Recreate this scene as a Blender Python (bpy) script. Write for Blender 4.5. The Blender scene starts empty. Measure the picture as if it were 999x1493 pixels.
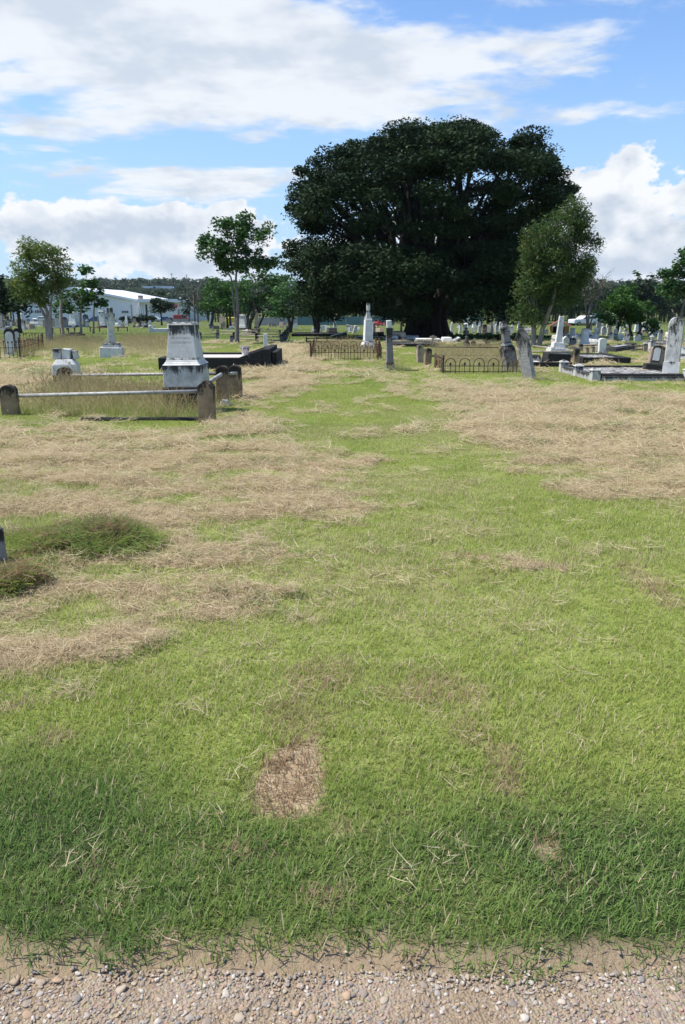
import bpy, bmesh, math, random
import numpy as np
from mathutils import Vector, Matrix, Euler
R = math.radians
sc = bpy.context.scene
COL = sc.collection
rng = np.random.default_rng(7)
random.seed(7)

# ------------------------------------------------------------------ camera
PW, PH, FPX = 999.0, 1493.0, 1139.0          # size of the photograph, focal length in its pixels
EYE, HORIZON = 1.6, 445.0
PITCH = math.atan((PH/2 - HORIZON) / FPX)
cam_d = bpy.data.cameras.new('camera')
cam = bpy.data.objects.new('camera', cam_d); COL.objects.link(cam)
cam.location = (0, 0, EYE)
cam.rotation_euler = (math.pi/2 - PITCH, 0, 0)
cam_d.sensor_fit = 'VERTICAL'; cam_d.sensor_height = 23.6
cam_d.lens = FPX / PH * 23.6
cam_d.clip_start = 0.05; cam_d.clip_end = 20000
sc.camera = cam

# ------------------------------------------------------------------ light
SUN_EL, SUN_AZ = 60.0, -88.0                   # azimuth from +Y (view direction), negative = left
sun_dir = Vector((math.sin(R(SUN_AZ))*math.cos(R(SUN_EL)), math.cos(R(SUN_AZ))*math.cos(R(SUN_EL)), math.sin(R(SUN_EL))))
sd = bpy.data.lights.new('sun', 'SUN'); sd.energy = 4.8; sd.angle = R(0.6); sd.color = (1.0, 0.96, 0.89)
sun = bpy.data.objects.new('sun', sd); COL.objects.link(sun)
sun.rotation_euler = sun_dir.to_track_quat('Z', 'Y').to_euler(); sun.location = (-20, 0, 40)

sc.render.engine = 'CYCLES'
sc.cycles.max_bounces = 6; sc.cycles.diffuse_bounces = 3; sc.cycles.glossy_bounces = 2
sc.cycles.transmission_bounces = 3; sc.cycles.transparent_max_bounces = 6
sc.cycles.caustics_reflective = False; sc.cycles.caustics_refractive = False
vs = sc.view_settings
vs.view_transform = 'Standard'; vs.look = 'None'; vs.exposure = 0.44; vs.gamma = 1.0; vs.use_curve_mapping = False

# pixel -> direction and positions on the terrain
CF = Vector((0, math.cos(PITCH), -math.sin(PITCH))); CU = Vector((0, math.sin(PITCH), math.cos(PITCH)))
def ray(px, py):
    return (CF + Vector((1, 0, 0))*((px-PW/2)/FPX) + CU*((PH/2-py)/FPX)).normalized()
def azel(px, py):
    d = ray(px, py); return math.atan2(d.x, d.y), math.asin(d.z)

# ------------------------------------------------------------------ sky: Nishita with procedural clouds
world = bpy.data.worlds.new('World'); sc.world = world; world.use_nodes = True
wt = world.node_tree; wt.nodes.clear()
class NG:
    """small helper to write node trees"""
    def __init__(s, nt): s.nt = nt
    def n(s, typ, **kw):
        nd = s.nt.nodes.new(typ)
        for k, v in kw.items(): setattr(nd, k, v)
        return nd
    def put(s, sock, v):
        if isinstance(v, bpy.types.NodeSocket): s.nt.links.new(v, sock)
        elif v is not None: sock.default_value = v
    def m(s, op, a, b=None, c=None, clamp=False):
        nd = s.n('ShaderNodeMath', operation=op, use_clamp=clamp)
        s.put(nd.inputs[0], a); s.put(nd.inputs[1], b); s.put(nd.inputs[2], c)
        return nd.outputs[0]
    def ss(s, x, a, b):                         # smoothstep
        nd = s.n('ShaderNodeMapRange', interpolation_type='SMOOTHSTEP')
        s.put(nd.inputs[0], x); nd.inputs[1].default_value = a; nd.inputs[2].default_value = b
        return nd.outputs[0]
    def mix(s, f, a, b, blend='MIX'):
        nd = s.n('ShaderNodeMix', data_type='RGBA', blend_type=blend)
        s.put(nd.inputs[0], f); s.put(nd.inputs[6], a if not isinstance(a, tuple) else (*a[:3], 1)); s.put(nd.inputs[7], b if not isinstance(b, tuple) else (*b[:3], 1))
        return nd.outputs[2]
    def noise(s, vec, scale, detail=4, rough=.5, dist=0.0, lac=2.0):
        nd = s.n('ShaderNodeTexNoise'); s.put(nd.inputs['Vector'], vec)
        nd.inputs['Scale'].default_value = scale; nd.inputs['Detail'].default_value = detail
        nd.inputs['Roughness'].default_value = rough; nd.inputs['Distortion'].default_value = dist; nd.inputs['Lacunarity'].default_value = lac
        return nd.outputs[0]
    def xyz(s, x, y, z):
        nd = s.n('ShaderNodeCombineXYZ'); s.put(nd.inputs[0], x); s.put(nd.inputs[1], y); s.put(nd.inputs[2], z); return nd.outputs[0]
    def sep(s, v):
        nd = s.n('ShaderNodeSeparateXYZ'); s.put(nd.inputs[0], v); return nd.outputs
    def vmul(s, v, t):
        nd = s.n('ShaderNodeVectorMath', operation='MULTIPLY'); s.put(nd.inputs[0], v); nd.inputs[1].default_value = t; return nd.outputs[0]
    def attr(s, name, typ='GEOMETRY'):
        nd = s.n('ShaderNodeAttribute', attribute_name=name, attribute_type=typ); return nd
g = NG(wt)
sky = g.n('ShaderNodeTexSky', sky_type='NISHITA', sun_disc=False)
sky.sun_elevation = R(SUN_EL); sky.sun_rotation = R(SUN_AZ)
sky.air_density = 1.0; sky.dust_density = 0.3; sky.ozone_density = 2.2; sky.altitude = 20
tc = g.n('ShaderNodeTexCoord')
dx, dy, dz = g.sep(tc.outputs['Generated'])
az = g.m('ARCTAN2', dx, dy); el = g.m('ARCSINE', dz)
def lobe(px, py, rx, ry, amp):
    a, e = azel(px, py); wa, we = rx/FPX, ry/FPX
    u = g.m('DIVIDE', g.m('SUBTRACT', az, a), wa); v = g.m('DIVIDE', g.m('SUBTRACT', el, e), we)
    r2 = g.m('ADD', g.m('MULTIPLY', u, u), g.m('MULTIPLY', v, v))
    return g.m('MULTIPLY', g.m('POWER', 2.718, g.m('MULTIPLY', r2, -1.0)), amp)
def addall(l):
    s = l[0]
    for x in l[1:]: s = g.m('ADD', s, x)
    return s
# high sheet of thin cloud, mapped on a plane overhead
den = g.m('ADD', g.m('MAXIMUM', dz, 0.0), 0.12)
pv = g.xyz(g.m('DIVIDE', dx, den), g.m('DIVIDE', dy, den), 0.37)
n1 = g.m('ADD', g.m('MULTIPLY', g.noise(g.vmul(pv, (1.0, 1.4, 1.0)), 1.25, 5, .58, .35), .72), g.m('MULTIPLY', g.noise(g.vmul(pv, (1.0, 1.2, 1.0)), 5.0, 4, .6, .3), .28))
hi_bias = addall([lobe(110, 70, 330, 95, .34), lobe(90, 195, 150, 22, .15), lobe(330, 265, 140, 22, .17), lobe(650, 50, 330, 60, .15),
                  lobe(370, 110, 120, 45, .12), lobe(940, 165, 90, 35, .17), lobe(960, 235, 60, 14, .13), lobe(370, 203, 35, 9, .15),
                  lobe(560, 175, 90, 25, .08), lobe(300, 225, 420, 20, -.16), lobe(700, 130, 120, 30, .04), lobe(860, 205, 90, 18, -.08)])
hi = g.ss(g.m('ADD', n1, hi_bias), .565, .71)
# cumulus banks along the horizon
cv = g.xyz(az, g.m('MULTIPLY', el, 1.35), 1.9)
n2 = g.noise(cv, 6.5, 5, .58, .15)
n2b = g.noise(cv, 22.0, 4, .62)
band = g.m('SUBTRACT', .30, g.m('MULTIPLY', g.m('MAXIMUM', g.m('SUBTRACT', el, .05), 0.0), 2.6))
cu_bias = addall([lobe(905, 285, 62, 62, .36), lobe(850, 320, 55, 40, .22), lobe(150, 320, 170, 30, .13), lobe(330, 318, 90, 36, .20), lobe(950, 345, 90, 50, .2),
                  lobe(25, 330, 45, 30, .1), lobe(240, 345, 260, 40, .14)])
cu = g.m('ADD', g.m('SUBTRACT', g.m('ADD', g.m('MULTIPLY', n2, 1.35), g.m('MULTIPLY', n2b, .55)), .42), g.m('ADD', band, cu_bias))
cum = g.ss(cu, .76, .83)
# light and grey parts inside the clouds: lumps lit from the upper left
def lump(dx_, dy_):
    v = g.xyz(g.m('ADD', az, dx_), g.m('ADD', g.m('MULTIPLY', el, 1.5), dy_), 5.0)
    return g.m('ADD', g.m('MULTIPLY', g.noise(v, 7.5, 3, .60, .2), .7), g.m('MULTIPLY', g.noise(v, 24.0, 3, .6), .3))
lit = g.m('MULTIPLY', g.m('SUBTRACT', lump(0.0, 0.0), lump(-.016, .030)), 4.5)
deep = g.ss(cu, .80, 1.10)
low = g.ss(el, .16, .02)
grey = g.m('ADD', g.m('SUBTRACT', g.m('MULTIPLY', deep, .52), lit), g.m('MULTIPLY', low, .16), clamp=True)
cuc = g.mix(grey, (5.15, 5.2, 5.25), (3.0, 3.4, 3.95))
hic = g.mix(g.ss(g.noise(pv, 2.6, 4, .62), .40, .66), (4.75, 4.9, 5.05), (3.4, 3.75, 4.2))
base = g.mix(1.0, sky.outputs[0], (.74, .88, 1.05), 'MULTIPLY')
hz = g.ss(el, .34, .0)
base = g.mix(g.m('MULTIPLY', hz, .72), base, (2.3, 3.35, 4.55))
c = g.mix(g.m('MULTIPLY', hi, .93), base, hic)
c = g.mix(g.m('MULTIPLY', cum, .96), c, cuc)
bg = g.n('ShaderNodeBackground'); g.put(bg.inputs[0], c); bg.inputs[1].default_value = 0.145
out = g.n('ShaderNodeOutputWorld'); wt.links.new(bg.outputs[0], out.inputs[0])
world.cycles.sampling_method = 'MANUAL'; world.cycles.sample_map_resolution = 512

# ------------------------------------------------------------------ terrain functions
def _hash(ix, iy, seed):
    h = (ix.astype(np.int64)*374761393 + iy.astype(np.int64)*668265263 + seed*1442695041) & 0xffffffff
    h = ((h ^ (h >> 13)) * 1274126177) & 0xffffffff
    return ((h ^ (h >> 16)) & 0xffffff) / float(0xffffff)
def vnoise(x, y, seed=0):
    x = np.asarray(x, float); y = np.asarray(y, float)
    ix = np.floor(x); iy = np.floor(y); fx = x-ix; fy = y-iy
    fx = fx*fx*(3-2*fx); fy = fy*fy*(3-2*fy)
    a = _hash(ix, iy, seed); b = _hash(ix+1, iy, seed); c_ = _hash(ix, iy+1, seed); d = _hash(ix+1, iy+1, seed)
    return (a*(1-fx)+b*fx)*(1-fy) + (c_*(1-fx)+d*fx)*fy
def fbm(x, y, seed=0, octv=4, gain=.5):
    s = 0; a = 1; t = 0
    for o in range(octv):
        s = s + a*vnoise(np.asarray(x)*2**o, np.asarray(y)*2**o, seed+o*17); t += a; a *= gain
    return s/t
def sstep(x, a, b):
    t = np.clip((x-a)/(b-a), 0, 1); return t*t*(3-2*t)
def base_z(x, y):
    """level near the camera, then falling 1.5 percent away to the works yards, then rising to the wooded ridge"""
    y = np.asarray(y, float)
    t = (y-30)/4.0
    z = -0.015*4.0*np.log1p(np.exp(np.clip(t, -30, 400)))
    z = np.where(t > 30, -0.015*(y-30), z)
    z = np.maximum(z, -4.1 - 0*y)
    return z + 19.0*sstep(y, 430, 950)
def G(px, py):
    d = ray(px, py); o = Vector((0, 0, EYE))
    t = 1.0; step = .05
    prev = 1.0
    while t < 3000:
        p = o + d*t
        if p.z < float(base_z(p.x, p.y)): break
        prev = t; t *= 1.01
    lo, hi_ = prev, t
    for _ in range(40):
        mid = (lo+hi_)/2; p = o+d*mid
        if p.z < float(base_z(p.x, p.y)): hi_ = mid
        else: lo = mid
    p = o + d*lo
    return Vector((p.x, p.y, float(base_z(p.x, p.y))))
def zat(px, py, Y):
    d = ray(px, py); t = Y/d.y; return EYE + d.z*t
def xat(px, py, Y):
    d = ray(px, py); return d.x*Y/d.y
def ppm(p):
    """photo pixels per metre at a point"""
    return FPX / (p - Vector((0, 0, EYE))).dot(CF)
def DY(Y):                                       # the ground point straight ahead at distance Y
    return Vector((0, Y, float(base_z(0, Y))))

# hay, dry and lush areas: outlines taken on the ground
def poly(pts): return np.array([[G(a, b).x, G(a, b).y] for a, b in pts])
def sdist(x, y, P):
    """signed distance to a polygon, positive inside"""
    x = np.asarray(x, float); y = np.asarray(y, float)
    best = np.full(x.shape, 1e9); ins = np.zeros(x.shape, bool)
    n = len(P)
    for i in range(n):
        ax, ay = P[i]; bx, by = P[(i+1) % n]
        ex, ey = bx-ax, by-ay; wx, wy = x-ax, y-ay
        t = np.clip((wx*ex+wy*ey)/(ex*ex+ey*ey+1e-12), 0, 1)
        best = np.minimum(best, np.hypot(wx-ex*t, wy-ey*t))
        cond = ((ay <= y) & (by > y)) | ((by <= y) & (ay > y))
        with np.errstate(divide='ignore', invalid='ignore'):
            xi = ax + (y-ay)/(by-ay+1e-12)*ex
        ins ^= cond & (x < xi)
    return np.where(ins, best, -best)
HAY = [(poly([(-260, 610), (20, 612), (290, 628), (345, 600), (400, 640), (545, 678), (520, 700), (520, 745), (400, 770), (525, 805), (470, 850), (390, 900), (345, 945), (150, 985), (0, 995), (-200, 1010), (-300, 800)]), 1.0),
       (poly([(596, 551), (700, 566), (850, 572), (1000, 580), (1250, 585), (1300, 745), (1000, 735), (850, 728), (765, 708), (705, 668), (655, 640), (640, 600)]), 1.12),
       (poly([(405, 512), (448, 506), (452, 530), (500, 548), (470, 565), (405, 575), (350, 600), (330, 600), (350, 545)]), 1.05),
       (poly([(-150, 512), (20, 525), (95, 545), (90, 575), (40, 602), (-150, 604)]), .82),
       (poly([(350, 630), (470, 640), (600, 720), (620, 800), (560, 900), (440, 960), (300, 980), (340, 900), (480, 820), (480, 720)]), .62),
       (poly([(560, 690), (700, 700), (800, 760), (760, 840), (640, 850), (560, 780)]), .30)]
PATH = poly([(470, 540), (598, 546), (640, 600), (652, 640), (700, 668), (690, 705), (575, 700), (550, 668), (415, 632), (425, 600)])
def ell(px, py, rx, ry):
    c0 = G(px, py); k = ppm(c0); y0 = G(px, py+ry).y; y1 = G(px, py-ry).y
    return (c0.x, (y0+y1)/2, rx/k, (y1-y0)/2)
SPOTS = [(ell(425, 1142, 58, 66), 1.0), (ell(735, 1125, 32, 60), .48), (ell(690, 1072, 40, 30), .36), (ell(800, 1240, 24, 26), .62), (ell(838, 1288, 34, 9), .85),
         (ell(352, 1246, 40, 13), .75), (ell(492, 1214, 22, 8), .8), (ell(470, 985, 60, 30), .42), (ell(440, 1050, 70, 40), .38), (ell(150, 1268, 26, 12), .6), (ell(690, 832, 60, 26), .30),
         (ell(950, 855, 30, 40), .5), (ell(560, 1395, 90, 26), .55), (ell(480, 1310, 60, 20), .45), (ell(85, 1075, 40, 16), .4), (ell(630, 1010, 90, 30), .42)]
MOUND = ell(140, 799, 70, 20); MOUND2 = ell(22, 858, 30, 12); TUFTS = ell(60, 800, 75, 30)
PLOT_A = poly([(12, 604), (300, 614), (335, 585), (98, 566)])
def espot(x, y, e):
    return 1 - np.hypot((x-e[0])/e[2], (y-e[1])/e[3])
def edge_y(x):                                    # front edge of the lawn along the gravel road
    return 1.698 + .095*(fbm(np.asarray(x)*3.1, 0*np.asarray(x)+3.3, 5, 4)-.5)*2 + .04*(vnoise(np.asarray(x)*12, 0*np.asarray(x), 9)-.5)*2
def hay_mask(x, y):
    x = np.asarray(x, float); y = np.asarray(y, float)
    s = np.zeros(x.shape)
    wob = (fbm(x*.9, y*.9, 31, 3)-.5)
    for P, a in HAY:
        w = .16 + .042*y
        s = np.maximum(s, a*np.clip(.5 + (sdist(x, y, P) + wob*w*1.6)/(2*w), 0, 1))
    s = s*(1-.9*sstep(sdist(x, y, PATH) + .5*wob, -.25, .25))
    st = fbm(x*.75+y*.35, y*2.0-x*.25, 41, 4, .55)      # windrow streaks
    st2 = fbm(x*3.5, y*5.0, 43, 4, .6)
    return sstep(s*.62 + (st-.5)*1.45 + (st2-.5)*1.05, .20, .78) * (s > .02)
def dry_mask(x, y):
    """share of dead straw among the blades"""
    h = hay_mask(x, y)
    d = .06 + .05*sstep(y, 3, 5) + .26*sstep(fbm(x*.55, y*.8, 51, 4), .40, .70) * sstep(y, 1.8, 4.5)
    d = np.maximum(d, h*.92)
    nz = (fbm(x*9, y*9, 61, 3)-.5)
    for e, a in SPOTS:
        d = np.maximum(d, a*sstep(espot(x, y, e) + nz*.7, -.05, .30))
    m = np.maximum(sstep(espot(x, y, MOUND), -.1, .25), np.maximum(sstep(espot(x, y, MOUND2), -.1, .3), .75*sstep(espot(x, y, TUFTS)+nz, .0, .3)))
    return d*(1-.85*m)
def lush_and_shade_mask(x, y):
    l = sstep(2.50 + .35*(fbm(x*1.1, y*1.3, 71, 3)-.5)*2 - y, -.25, .45)
    l = l*(1 - .22*sstep(fbm(x*2.2, y*2.2, 73, 3), .5, .7))
    far = .22*sstep(fbm(x*.5, y*.7, 75, 3), .5, .72) + .65*sstep(y, 28, 42)  # last term darkens the far lawn's colour, partly as painted tree shade
    m = sstep(espot(x, y, MOUND), -.1, .25)
    return np.clip(np.maximum(np.maximum(l, far), m), 0, 1)
def ground_z(x, y):
    x = np.asarray(x, float); y = np.asarray(y, float)
    z = base_z(x, y)
    near = sstep(-y, -70, -45)
    h = hay_mask(x, y)
    z = z + near*(h*(.006 + .042*sstep(fbm(x*1.3+y*.4, y*2.6, 81, 3), .42, .75)) + .02*(fbm(x*1.2, y*1.2, 83, 3)-.5)*sstep(y, 1.9, 3))
    z = z + .06*np.clip(espot(x, y, MOUND)+1.1*(fbm(x*5, y*5, 85, 3)-.5), 0, 1)**.8 + .04*np.clip(espot(x, y, MOUND2), 0, 1)
    return z - .028*sstep(edge_y(x)-y, -.01, .06)
# ------------------------------------------------------------------ mesh helpers
def tag(o, label=None, cat=None, group=None, kind=None):
    if label: o['label'] = label
    if cat: o['category'] = cat
    if group: o['group'] = group
    if kind: o['kind'] = kind
    return o
def thing(name, label, cat, loc=(0, 0, 0), rz=0, group=None, tilt=(0, 0)):
    o = bpy.data.objects.new(name, None); COL.objects.link(o); o.empty_display_size = .2
    o.location = loc
    o.rotation_euler = (Matrix.Rotation(tilt[0], 3, 'X') @ Matrix.Rotation(tilt[1], 3, 'Y') @ Matrix.Rotation(rz, 3, 'Z')).to_euler()
    return tag(o, label, cat, group)
def mesh_np(name, V, F, mat=None, attrs=None, smooth=False):
    """V (n,3), F (m,k) arrays"""
    V = np.asarray(V, np.float32); F = np.asarray(F, np.int32)
    me = bpy.data.meshes.new(name)
    k = F.shape[1]; m = F.shape[0]
    me.vertices.add(len(V)); me.vertices.foreach_set('co', V.ravel())
    me.loops.add(m*k); me.loops.foreach_set('vertex_index', F.ravel())
    me.polygons.add(m); me.polygons.foreach_set('loop_start', np.arange(0, m*k, k, dtype=np.int32))
    if smooth: me.polygons.foreach_set('use_smooth', np.ones(m, bool))
    me.update(calc_edges=True)
    if attrs:
        for a, v in attrs.items():
            at = me.attributes.new(a, 'FLOAT', 'POINT'); at.data.foreach_set('value', np.asarray(v, np.float32))
    if mat: me.materials.append(mat)
    return me
def link(name, me, parent=None):
    o = bpy.data.objects.new(name, me); COL.objects.link(o)
    if parent: o.parent = parent
    return o
class MB:
    def __init__(s): s.v = []; s.f = []
    def add(s, V, F):
        b = len(s.v); s.v += [tuple(p) for p in V]; s.f += [tuple(i+b for i in f) for f in F]; return s
    def hexa(s, a, b):                            # two rings of 4
        return s.add(list(a)+list(b), [(3, 2, 1, 0), (4, 5, 6, 7), (0, 1, 5, 4), (1, 2, 6, 5), (2, 3, 7, 6), (3, 0, 4, 7)])
    def box(s, x0, x1, y0, y1, z0, z1):
        return s.hexa([(x0, y0, z0), (x1, y0, z0), (x1, y1, z0), (x0, y1, z0)], [(x0, y0, z1), (x1, y0, z1), (x1, y1, z1), (x0, y1, z1)])
    def cbox(s, w, d, z0, z1, cx=0, cy=0): return s.box(cx-w/2, cx+w/2, cy-d/2, cy+d/2, z0, z1)
    def fr(s, z0, z1, w0, d0, w1, d1, cx=0, cy=0, sx=0, sy=0):
        r = lambda w, d, z, ox, oy: [(cx+ox-w/2, cy+oy-d/2, z), (cx+ox+w/2, cy+oy-d/2, z), (cx+ox+w/2, cy+oy+d/2, z), (cx+ox-w/2, cy+oy+d/2, z)]
        return s.hexa(r(w0, d0, z0, 0, 0), r(w1, d1, z1, sx, sy))
    def prism(s, o, y0, y1):                      # outline in x,z
        n = len(o)
        V = [(x, y0, z) for x, z in o] + [(x, y1, z) for x, z in o]
        return s.add(V, [tuple(range(n)), tuple(range(2*n-1, n-1, -1))] + [((i+1) % n, i, n+i, n+(i+1) % n) for i in range(n)])
    def tube(s, path, rad, n=8, caps=True):
        path = [Vector(p) for p in path]
        rad = rad if isinstance(rad, (list, tuple)) else [rad]*len(path)
        V = []; F = []
        up = Vector((.13, .31, .94)).normalized()
        d0 = (path[-1]-path[0]).normalized()
        if abs(d0.dot(up)) > .9: up = Vector((.93, .21, .1)).normalized()
        for i, p in enumerate(path):
            t = (path[min(i+1, len(path)-1)] - path[max(i-1, 0)]).normalized()
            a = t.cross(up).normalized(); b = t.cross(a)
            for k in range(n):
                w = 2*math.pi*k/n; V.append(p + (a*math.cos(w)+b*math.sin(w))*rad[i])
        for i in range(len(path)-1):
            for k in range(n):
                F.append((i*n+k, i*n+(k+1) % n, (i+1)*n+(k+1) % n, (i+1)*n+k))
        if caps: F += [tuple(range(n-1, -1, -1)), tuple(range((len(path)-1)*n, len(path)*n))]
        return s.add(V, F)
    def lathe(s, prof, n=14, cx=0, cy=0):
        V = [(cx+r*math.cos(2*math.pi*k/n), cy+r*math.sin(2*math.pi*k/n), z) for r, z in prof for k in range(n)]
        F = [(i*n+k, i*n+(k+1) % n, (i+1)*n+(k+1) % n, (i+1)*n+k) for i in range(len(prof)-1) for k in range(n)]
        return s.add(V, F + [tuple(range(n-1, -1, -1)), tuple(range((len(prof)-1)*n, len(prof)*n))])
    def build(s, name, mat, parent=None, bevel=0, smooth=False, rough=0, seed=1, cuts=0):
        me = bpy.data.meshes.new(name); bm = bmesh.new()
        vs_ = [bm.verts.new(p) for p in s.v]
        for f in s.f:
            try: bm.faces.new([vs_[i] for i in f])
            except ValueError: pass
        bmesh.ops.recalc_face_normals(bm, faces=bm.faces)
        if bevel: bmesh.ops.bevel(bm, geom=list(bm.edges), offset=bevel, segments=1, affect='EDGES', clamp_overlap=True)
        if rough:
            if cuts: 
                bmesh.ops.triangulate(bm, faces=[f for f in bm.faces if len(f.verts) > 4])
                bmesh.ops.subdivide_edges(bm, edges=list(bm.edges), cuts=cuts, use_grid_fill=True)
            rr = random.Random(seed)
            for v in bm.verts: v.co += Vector((rr.uniform(-1, 1), rr.uniform(-1, 1), rr.uniform(-1, 1)))*rough
        bm.to_mesh(me); bm.free()
        if smooth:
            for p in me.polygons: p.use_smooth = True
        me.materials.append(mat)
        return link(name, me, parent)
def arch(w, h, n=8, rise=None, point=False):      # outline of an arched tablet
    rise = w/2 if rise is None else rise
    o = [(-w/2, 0), (w/2, 0)]
    for i in range(n+1):
        a = math.pi*i/n
        if point:
            x = w/2*math.cos(a); o.append((x, h-rise + rise*(1-abs(math.cos(a)))**.75))
        else: o.append((w/2*math.cos(a), h-rise+rise*math.sin(a)))
    return o

# ------------------------------------------------------------------ materials
def mat_new(name):
    m = bpy.data.materials.new(name); m.use_nodes = True
    nt = m.node_tree; b = nt.nodes['Principled BSDF']
    return m, NG(nt), b
def bump(g, b, h, strength=.4, dist=.02):
    nd = g.n('ShaderNodeBump'); nd.inputs['Strength'].default_value = strength; nd.inputs['Distance'].default_value = dist
    g.put(nd.inputs['Height'], h); g.put(b.inputs['Normal'], nd.outputs[0])
def plain(name, col, rough=.7, metal=0, var=.12, scale=6):
    m, g, b = mat_new(name)
    tc = g.n('ShaderNodeTexCoord').outputs['Object']
    n = g.noise(tc, scale, 5)
    c2 = tuple(x*(1-var*2) for x in col)
    g.put(b.inputs['Base Color'], g.mix(g.ss(n, .3, .7), col, c2)); b.inputs['Roughness'].default_value = rough; b.inputs['Metallic'].default_value = metal
    return m
def stone(name, col, col2, mould=(.018, .018, .016), amt=.3, top=.35, scale=5.0, stretch=.35, lines=False, rough=.85, side=0.0):
    """weathered stone: two tones, dark lichen in streaks that is thickest at the head of the stone; optional worn inscription"""
    m, g, b = mat_new(name)
    tcn = g.n('ShaderNodeTexCoord'); tc = tcn.outputs['Object']
    oi = g.n('ShaderNodeObjectInfo')
    v = g.n('ShaderNodeVectorMath', operation='ADD'); g.put(v.inputs[0], tc)
    rv = g.n('ShaderNodeVectorMath', operation='SCALE'); rv.inputs[0].default_value = (7, 11, 13); g.put(rv.inputs[3], oi.outputs['Random'])
    g.put(v.inputs[1], rv.outputs[0]); p = v.outputs[0]
    a = g.noise(p, scale*1.3, 6, .6)
    c = g.mix(g.ss(a, .35, .68), col, col2)
    st = g.noise(g.vmul(p, (1, 1, stretch)), scale*1.6, 7, .68, .4)
    fine = g.noise(p, scale*9, 4, .6)
    gz = g.sep(tcn.outputs['Generated'])
    tz = g.ss(gz[2], .35, 1.0)
    if side:
        ex = g.ss(g.m('ABSOLUTE', g.m('SUBTRACT', gz[0], .5)), .25, .5); tz = g.m('ADD', tz, g.m('MULTIPLY', ex, side))
    msk = g.ss(g.m('ADD', g.m('ADD', st, g.m('MULTIPLY', tz, top)), g.m('MULTIPLY', g.m('SUBTRACT', fine, .5), .35)), .78-amt, .95-amt)
    c = g.mix(g.m('MULTIPLY', msk, .93), c, mould)
    if lines:
        w = g.m('SINE', g.m('MULTIPLY', g.sep(tc)[2], 95.0)); lt = g.noise(g.vmul(tc, (26, 26, 9)), 6, 2)
        inx = g.ss(g.m('ABSOLUTE', g.m('SUBTRACT', gz[0], .5)), .38, .30); inz = g.m('MULTIPLY', g.ss(gz[2], .35, .42), g.ss(gz[2], .92, .84))
        ins = g.m('MULTIPLY', g.m('MULTIPLY', g.ss(w, .1, .5), g.ss(lt, .42, .55)), g.m('MULTIPLY', inx, inz))
        c = g.mix(g.m('MULTIPLY', ins, .55), c, (.10, .10, .10))
    g.put(b.inputs['Base Color'], c); b.inputs['Roughness'].default_value = rough
    b.inputs['Specular IOR Level'].default_value = .25
    bump(g, b, g.m('ADD', g.noise(p, scale*8, 6, .65), g.m('MULTIPLY', st, .6)), .45, .012)
    return m
MT = {}
MT['marble'] = stone('white_marble', (.68, .665, .62), (.52, .505, .47), amt=.09, top=.24, scale=4)
MT['marble_i'] = stone('white_marble_inscribed', (.64, .625, .585), (.51, .495, .46), amt=.13, top=.36, scale=4, lines=True)
MT['marble_d'] = stone('mottled_marble', (.57, .555, .515), (.39, .38, .355), amt=.22, top=.2, scale=6)
MT['white'] = stone('limewashed_stone', (.72, .705, .66), (.58, .565, .53), amt=.04, top=.15, scale=4)
MT['grey'] = stone('grey_granite', (.28, .27, .255), (.20, .195, .185), amt=.20, top=.25, scale=6)
MT['dgrey'] = stone('dark_stone', (.10, .10, .095), (.06, .06, .06), amt=.25, top=.2, scale=6)
MT['greymark'] = stone('worn_grey_slab', (.34, .33, .32), (.24, .23, .23), amt=.22, top=.2, scale=5, lines=True)
MT['mauve'] = stone('mauve_grey_stone', (.25, .225, .215), (.165, .145, .14), amt=.18, top=.3, scale=5)
MT['sand'] = stone('brown_sandstone', (.33, .235, .145), (.22, .155, .095), amt=.13, top=.33, scale=4.5, side=.16)
MT['sandp'] = stone('pale_sandstone', (.40, .32, .23), (.28, .21, .15), amt=.15, top=.3, scale=5)
MT['kerb'] = stone('mould_blackened_kerb', (.20, .19, .18), (.11, .105, .10), amt=.52, top=.1, scale=3.5, stretch=.8)
MT['kerbw'] = stone('streaked_concrete_kerb', (.42, .41, .39), (.28, .27, .26), amt=.14, top=.34, scale=4, stretch=.6)
MT['cap'] = stone('pale_concrete', (.57, .55, .51), (.44, .425, .395), amt=.14, top=.25, scale=6)
MT['slab'] = stone('pale_chip_infill', (.62, .57, .53), (.50, .38, .32), amt=.03, top=0, scale=3)
MT['pink'] = stone('pink_granite', (.58, .43, .41), (.45, .36, .34), amt=.06, top=.05, scale=9)
MT['tan'] = stone('tan_stone', (.48, .38, .28), (.36, .28, .2), amt=.12, top=.2, scale=6)
MT['rust'] = plain('rusty_iron', (.16, .075, .045), .9, .0, .3, 30)
MT['iron'] = plain('dark_iron', (.055, .04, .035), .8, .0, .3, 30)
MT['pipe'] = plain('weathered_pipe', (.40, .38, .35), .6, .1, .2, 14)
MT['rail'] = plain('weathered_timber_rail', (.34, .28, .22), .85, 0, .25, 9)
MT['steel'] = plain('white_steel_sheet', (.74, .76, .78), .5, 0, .03, .3)
MT['roof'] = plain('pale_roof_sheet', (.78, .79, .80), .4, 0, .03, .3)
MT['black'] = plain('black_opening', (.012, .012, .014), .6)  # near-black colour that paints in the dark of an opening
MT['glass'] = plain('dark_window_glass', (.05, .07, .09), .08, 0, .05)
MT['red'] = plain('red_sign_paint', (.55, .03, .04), .5, 0, .05)
MT['yellow'] = plain('yellow_paint', (.62, .52, .05), .5, 0, .06)
MT['teal'] = plain('teal_fence_sheet', (.10, .19, .18), .6, 0, .08, 1)
MT['concrete'] = plain('grey_concrete_panel', (.36, .35, .33), .85, 0, .1, 2)
MT['greenroof'] = plain('green_roof_sheet', (.16, .30, .25), .5, 0, .06, 1)
MT['brick'] = plain('orange_brickwork', (.46, .24, .11), .85, 0, .15, 9)
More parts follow.
